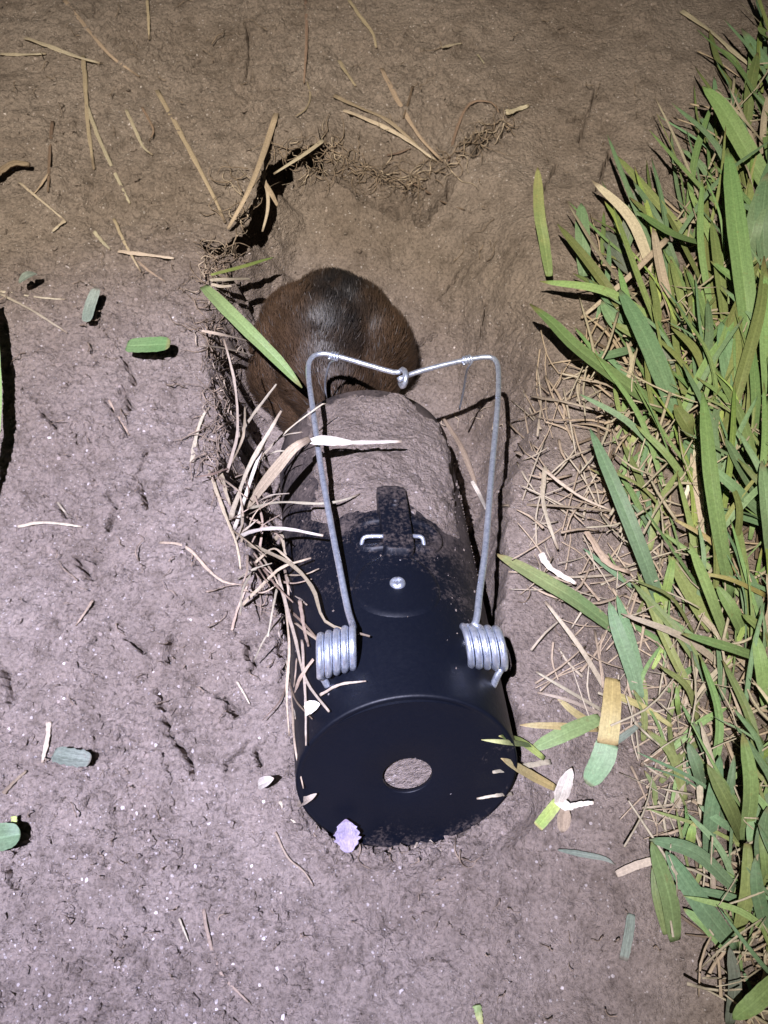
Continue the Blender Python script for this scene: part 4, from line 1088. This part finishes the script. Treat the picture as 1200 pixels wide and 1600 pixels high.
# ------------------------------------------------------------------ fine roots at the torn lips of the hole
def roots(name, n, boxes, mat, label, lmin, lmax, rad):
    V = []; F = []
    for _ in range(n):
        x0, y0, x1, y1, sp = rf.choice(boxes); t = rf.random()
        x, y = x0+(x1-x0)*t+rf.gauss(0, sp), y0+(y1-y0)*t+rf.gauss(0, sp)
        a = rf.uniform(0, 6.28); pts = []
        L_ = rf.uniform(lmin, lmax)
        for k in range(5):
            pts.append(G(x, y, rf.uniform(.0004, .005)))
            a += rf.gauss(0, .7); x += L_/4*math.cos(a); y += L_/4*math.sin(a)
        r = rad*rf.uniform(.6, 1.3)
        v, f = tube_vf(cr(pts, 11), np.linspace(r, r*.35, 11), 5, off=len(V)); V += v; F += f
    return tag(link(name, mesh(name, V, F), mat), label, kind='stuff')
RB = [(400,270,360,370,14),(430,235,540,235,9),(430,250,560,262,12),(560,262,660,290,9),(640,290,720,240,8),(720,225,790,190,7),(350,380,325,440,12),(325,450,335,560,12),(335,560,365,650,14),(340,640,330,740,14),(380,740,420,860,16),(420,860,450,980,12)]
roots("fine_roots", 360, RB, M['root'], "tangle of fine brown roots along the lip of the hole", 20, 70, .00036)
roots("pale_roots", 110, RB+[(700,640,760,660,18),(600,520,640,580,10)], M['rootp'], "fine pale root hairs along the lip of the hole", 18, 55, .00034)
roots("soil_fibres", 230, [(20,120,420,60,70),(30,480,330,520,90),(20,780,400,740,90),(40,1020,430,1060,90),(80,1330,500,1480,90),(650,100,1000,250,90),(640,1400,940,1500,60)], M['root'], "short dark root fibres pressed into the open soil", 6, 26, .00026)
roots("stray_roots", 46, [(0,100,1000,0,90),(50,500,330,600,80),(100,900,420,1000,60),(650,350,900,420,50),(820,900,900,1080,20),(480,1320,780,1330,16)], M['root'], "stray root hairs on the open soil", 15, 55, .00034)

# ------------------------------------------------------------------ grit and crumbs on the soil
ico = bmesh.new(); bmesh.ops.create_icosphere(ico, subdivisions=1, radius=1)
IV = np.array([v.co for v in ico.verts]); IF = [tuple(v.index for v in f.verts) for f in ico.faces]; ico.free()
def grains(name, n, smin, smax, mat, label, dens, pw=2.5):
    V = []; F = []
    k = 0
    while k < n:
        px_, py_ = rf.uniform(-20, 1220), rf.uniform(-20, 1620)
        p = P(px_, py_, 0)
        if rf.random() > dens(px_, py_): continue
        x, y = p[0], p[1]; z = Hs(x, y)
        s = smin+(smax-smin)*rf.random()**pw
        j = 1+np.array([rf.gauss(0, .34) for _ in range(len(IV))])
        v = IV*j[:, None]*np.array([rf.uniform(.7, 1.3), rf.uniform(.7, 1.3), rf.uniform(.5, .9)])*s
        a = rf.uniform(0, 6.28); ca_, sa_ = math.cos(a), math.sin(a)
        v = np.stack([v[:,0]*ca_-v[:,1]*sa_, v[:,0]*sa_+v[:,1]*ca_, v[:,2]], 1)+np.array([x, y, z+s*.15])
        o_ = len(V); V += list(v); F += [tuple(o_+q for q in f) for f in IF]; k += 1
    return tag(link(name, mesh(name, V, F), mat, None, False), label, kind='stuff')
def on_open(px_, py_):
    if 440 < px_ < 830 and 560 < py_ < 1330: return 0
    if inside(px_, py_, LAWN): return .25
    d = .25
    if px_ < 480: d = .95
    if px_ > 640: d = .14
    return d
grains("quartz_grit", 1000, .00018, .0008, M['quartz'], "tiny pale quartz grains scattered over the soil", on_open, 3.5)
grains("soil_crumbs", 3600, .0003, .0019, M['soil'], "small crumbs of brown soil on the ground", lambda a, b_: on_open(a, b_), 3.0)
# clods of soil pushed up against the foot of the end plate and the flanks of the tube
V = []; F = []
for k in range(900):
    if k < 560:
        th = math.radians(rf.uniform(88, 272)); rr0 = TR*rf.uniform(.955, 1.14)
        c = TD+TA*(rear(rr0*math.cos(th))-rf.uniform(.0005, .004))+rr0*(math.sin(th)*TRt+math.cos(th)*TU)
    else:
        sg = rf.choice((-1, 1)); s_ = rf.uniform(.0, .15); c = TD+TA*s_+TRt*sg*(TR+rf.uniform(-.001, .006))
    sz = .0004+.0022*rf.random()**2.6
    z = Hs(c[0], c[1]); c = np.array([c[0], c[1], z+sz*.25])
    j = 1+np.array([rf.gauss(0, .3) for _ in range(len(IV))])
    v = IV*j[:, None]*sz*np.array([rf.uniform(.7, 1.4), rf.uniform(.7, 1.4), rf.uniform(.5, .9)])+c
    o_ = len(V); V += list(v); F += [tuple(o_+q for q in f) for f in IF]
tag(link("soil_clods", mesh("soil_clods", V, F), M['soil'], None, False), "small clods of soil heaped against the foot of the black trap", kind='stuff')
# crumbs and dust lying on the tube itself
V = []; F = []
for k in range(1500):
    px_, py_ = rf.uniform(470, 790), rf.uniform(600, 1070)
    if py_ > 800 and rf.random() > (.16 if px_ < 690 else .5)*max(.12, 1-(py_-800)/220): continue
    p, s_, t_ = cyl_hit(px_, py_, TR)
    if not .012 < s_ < TL-.006: continue
    jx = min(170, max(0, int(round((s_-S0)/(S1-S0)*170)))); jt = int(round((math.degrees(t_)+62)/150*200))
    tk = thick[jx, jt] if 0 <= jt <= 200 and s_ > S0 else -.0004
    if py_ < 790 and tk < 0 and rf.random() > .35: continue
    sz = .00022+.0011*rf.random()**4 if py_ < 800 else .00016+.0004*rf.random()**3
    c = trap_pt(s_, t_, TR+max(tk, -.0004)+sz*.2)
    j = 1+np.array([rf.gauss(0, .22) for _ in range(len(IV))])
    v = IV*j[:, None]*sz*np.array([rf.uniform(.7, 1.3), rf.uniform(.7, 1.3), rf.uniform(.5, .9)])+c
    o_ = len(V); V += list(v); F += [tuple(o_+q for q in f) for f in IF]
tag(link("crumbs_on_tube", mesh("crumbs_on_tube", V, F), M['loose'], None, False), "soil crumbs and dust lying on the black tube", kind='stuff')
print("objects", len(bpy.data.objects))
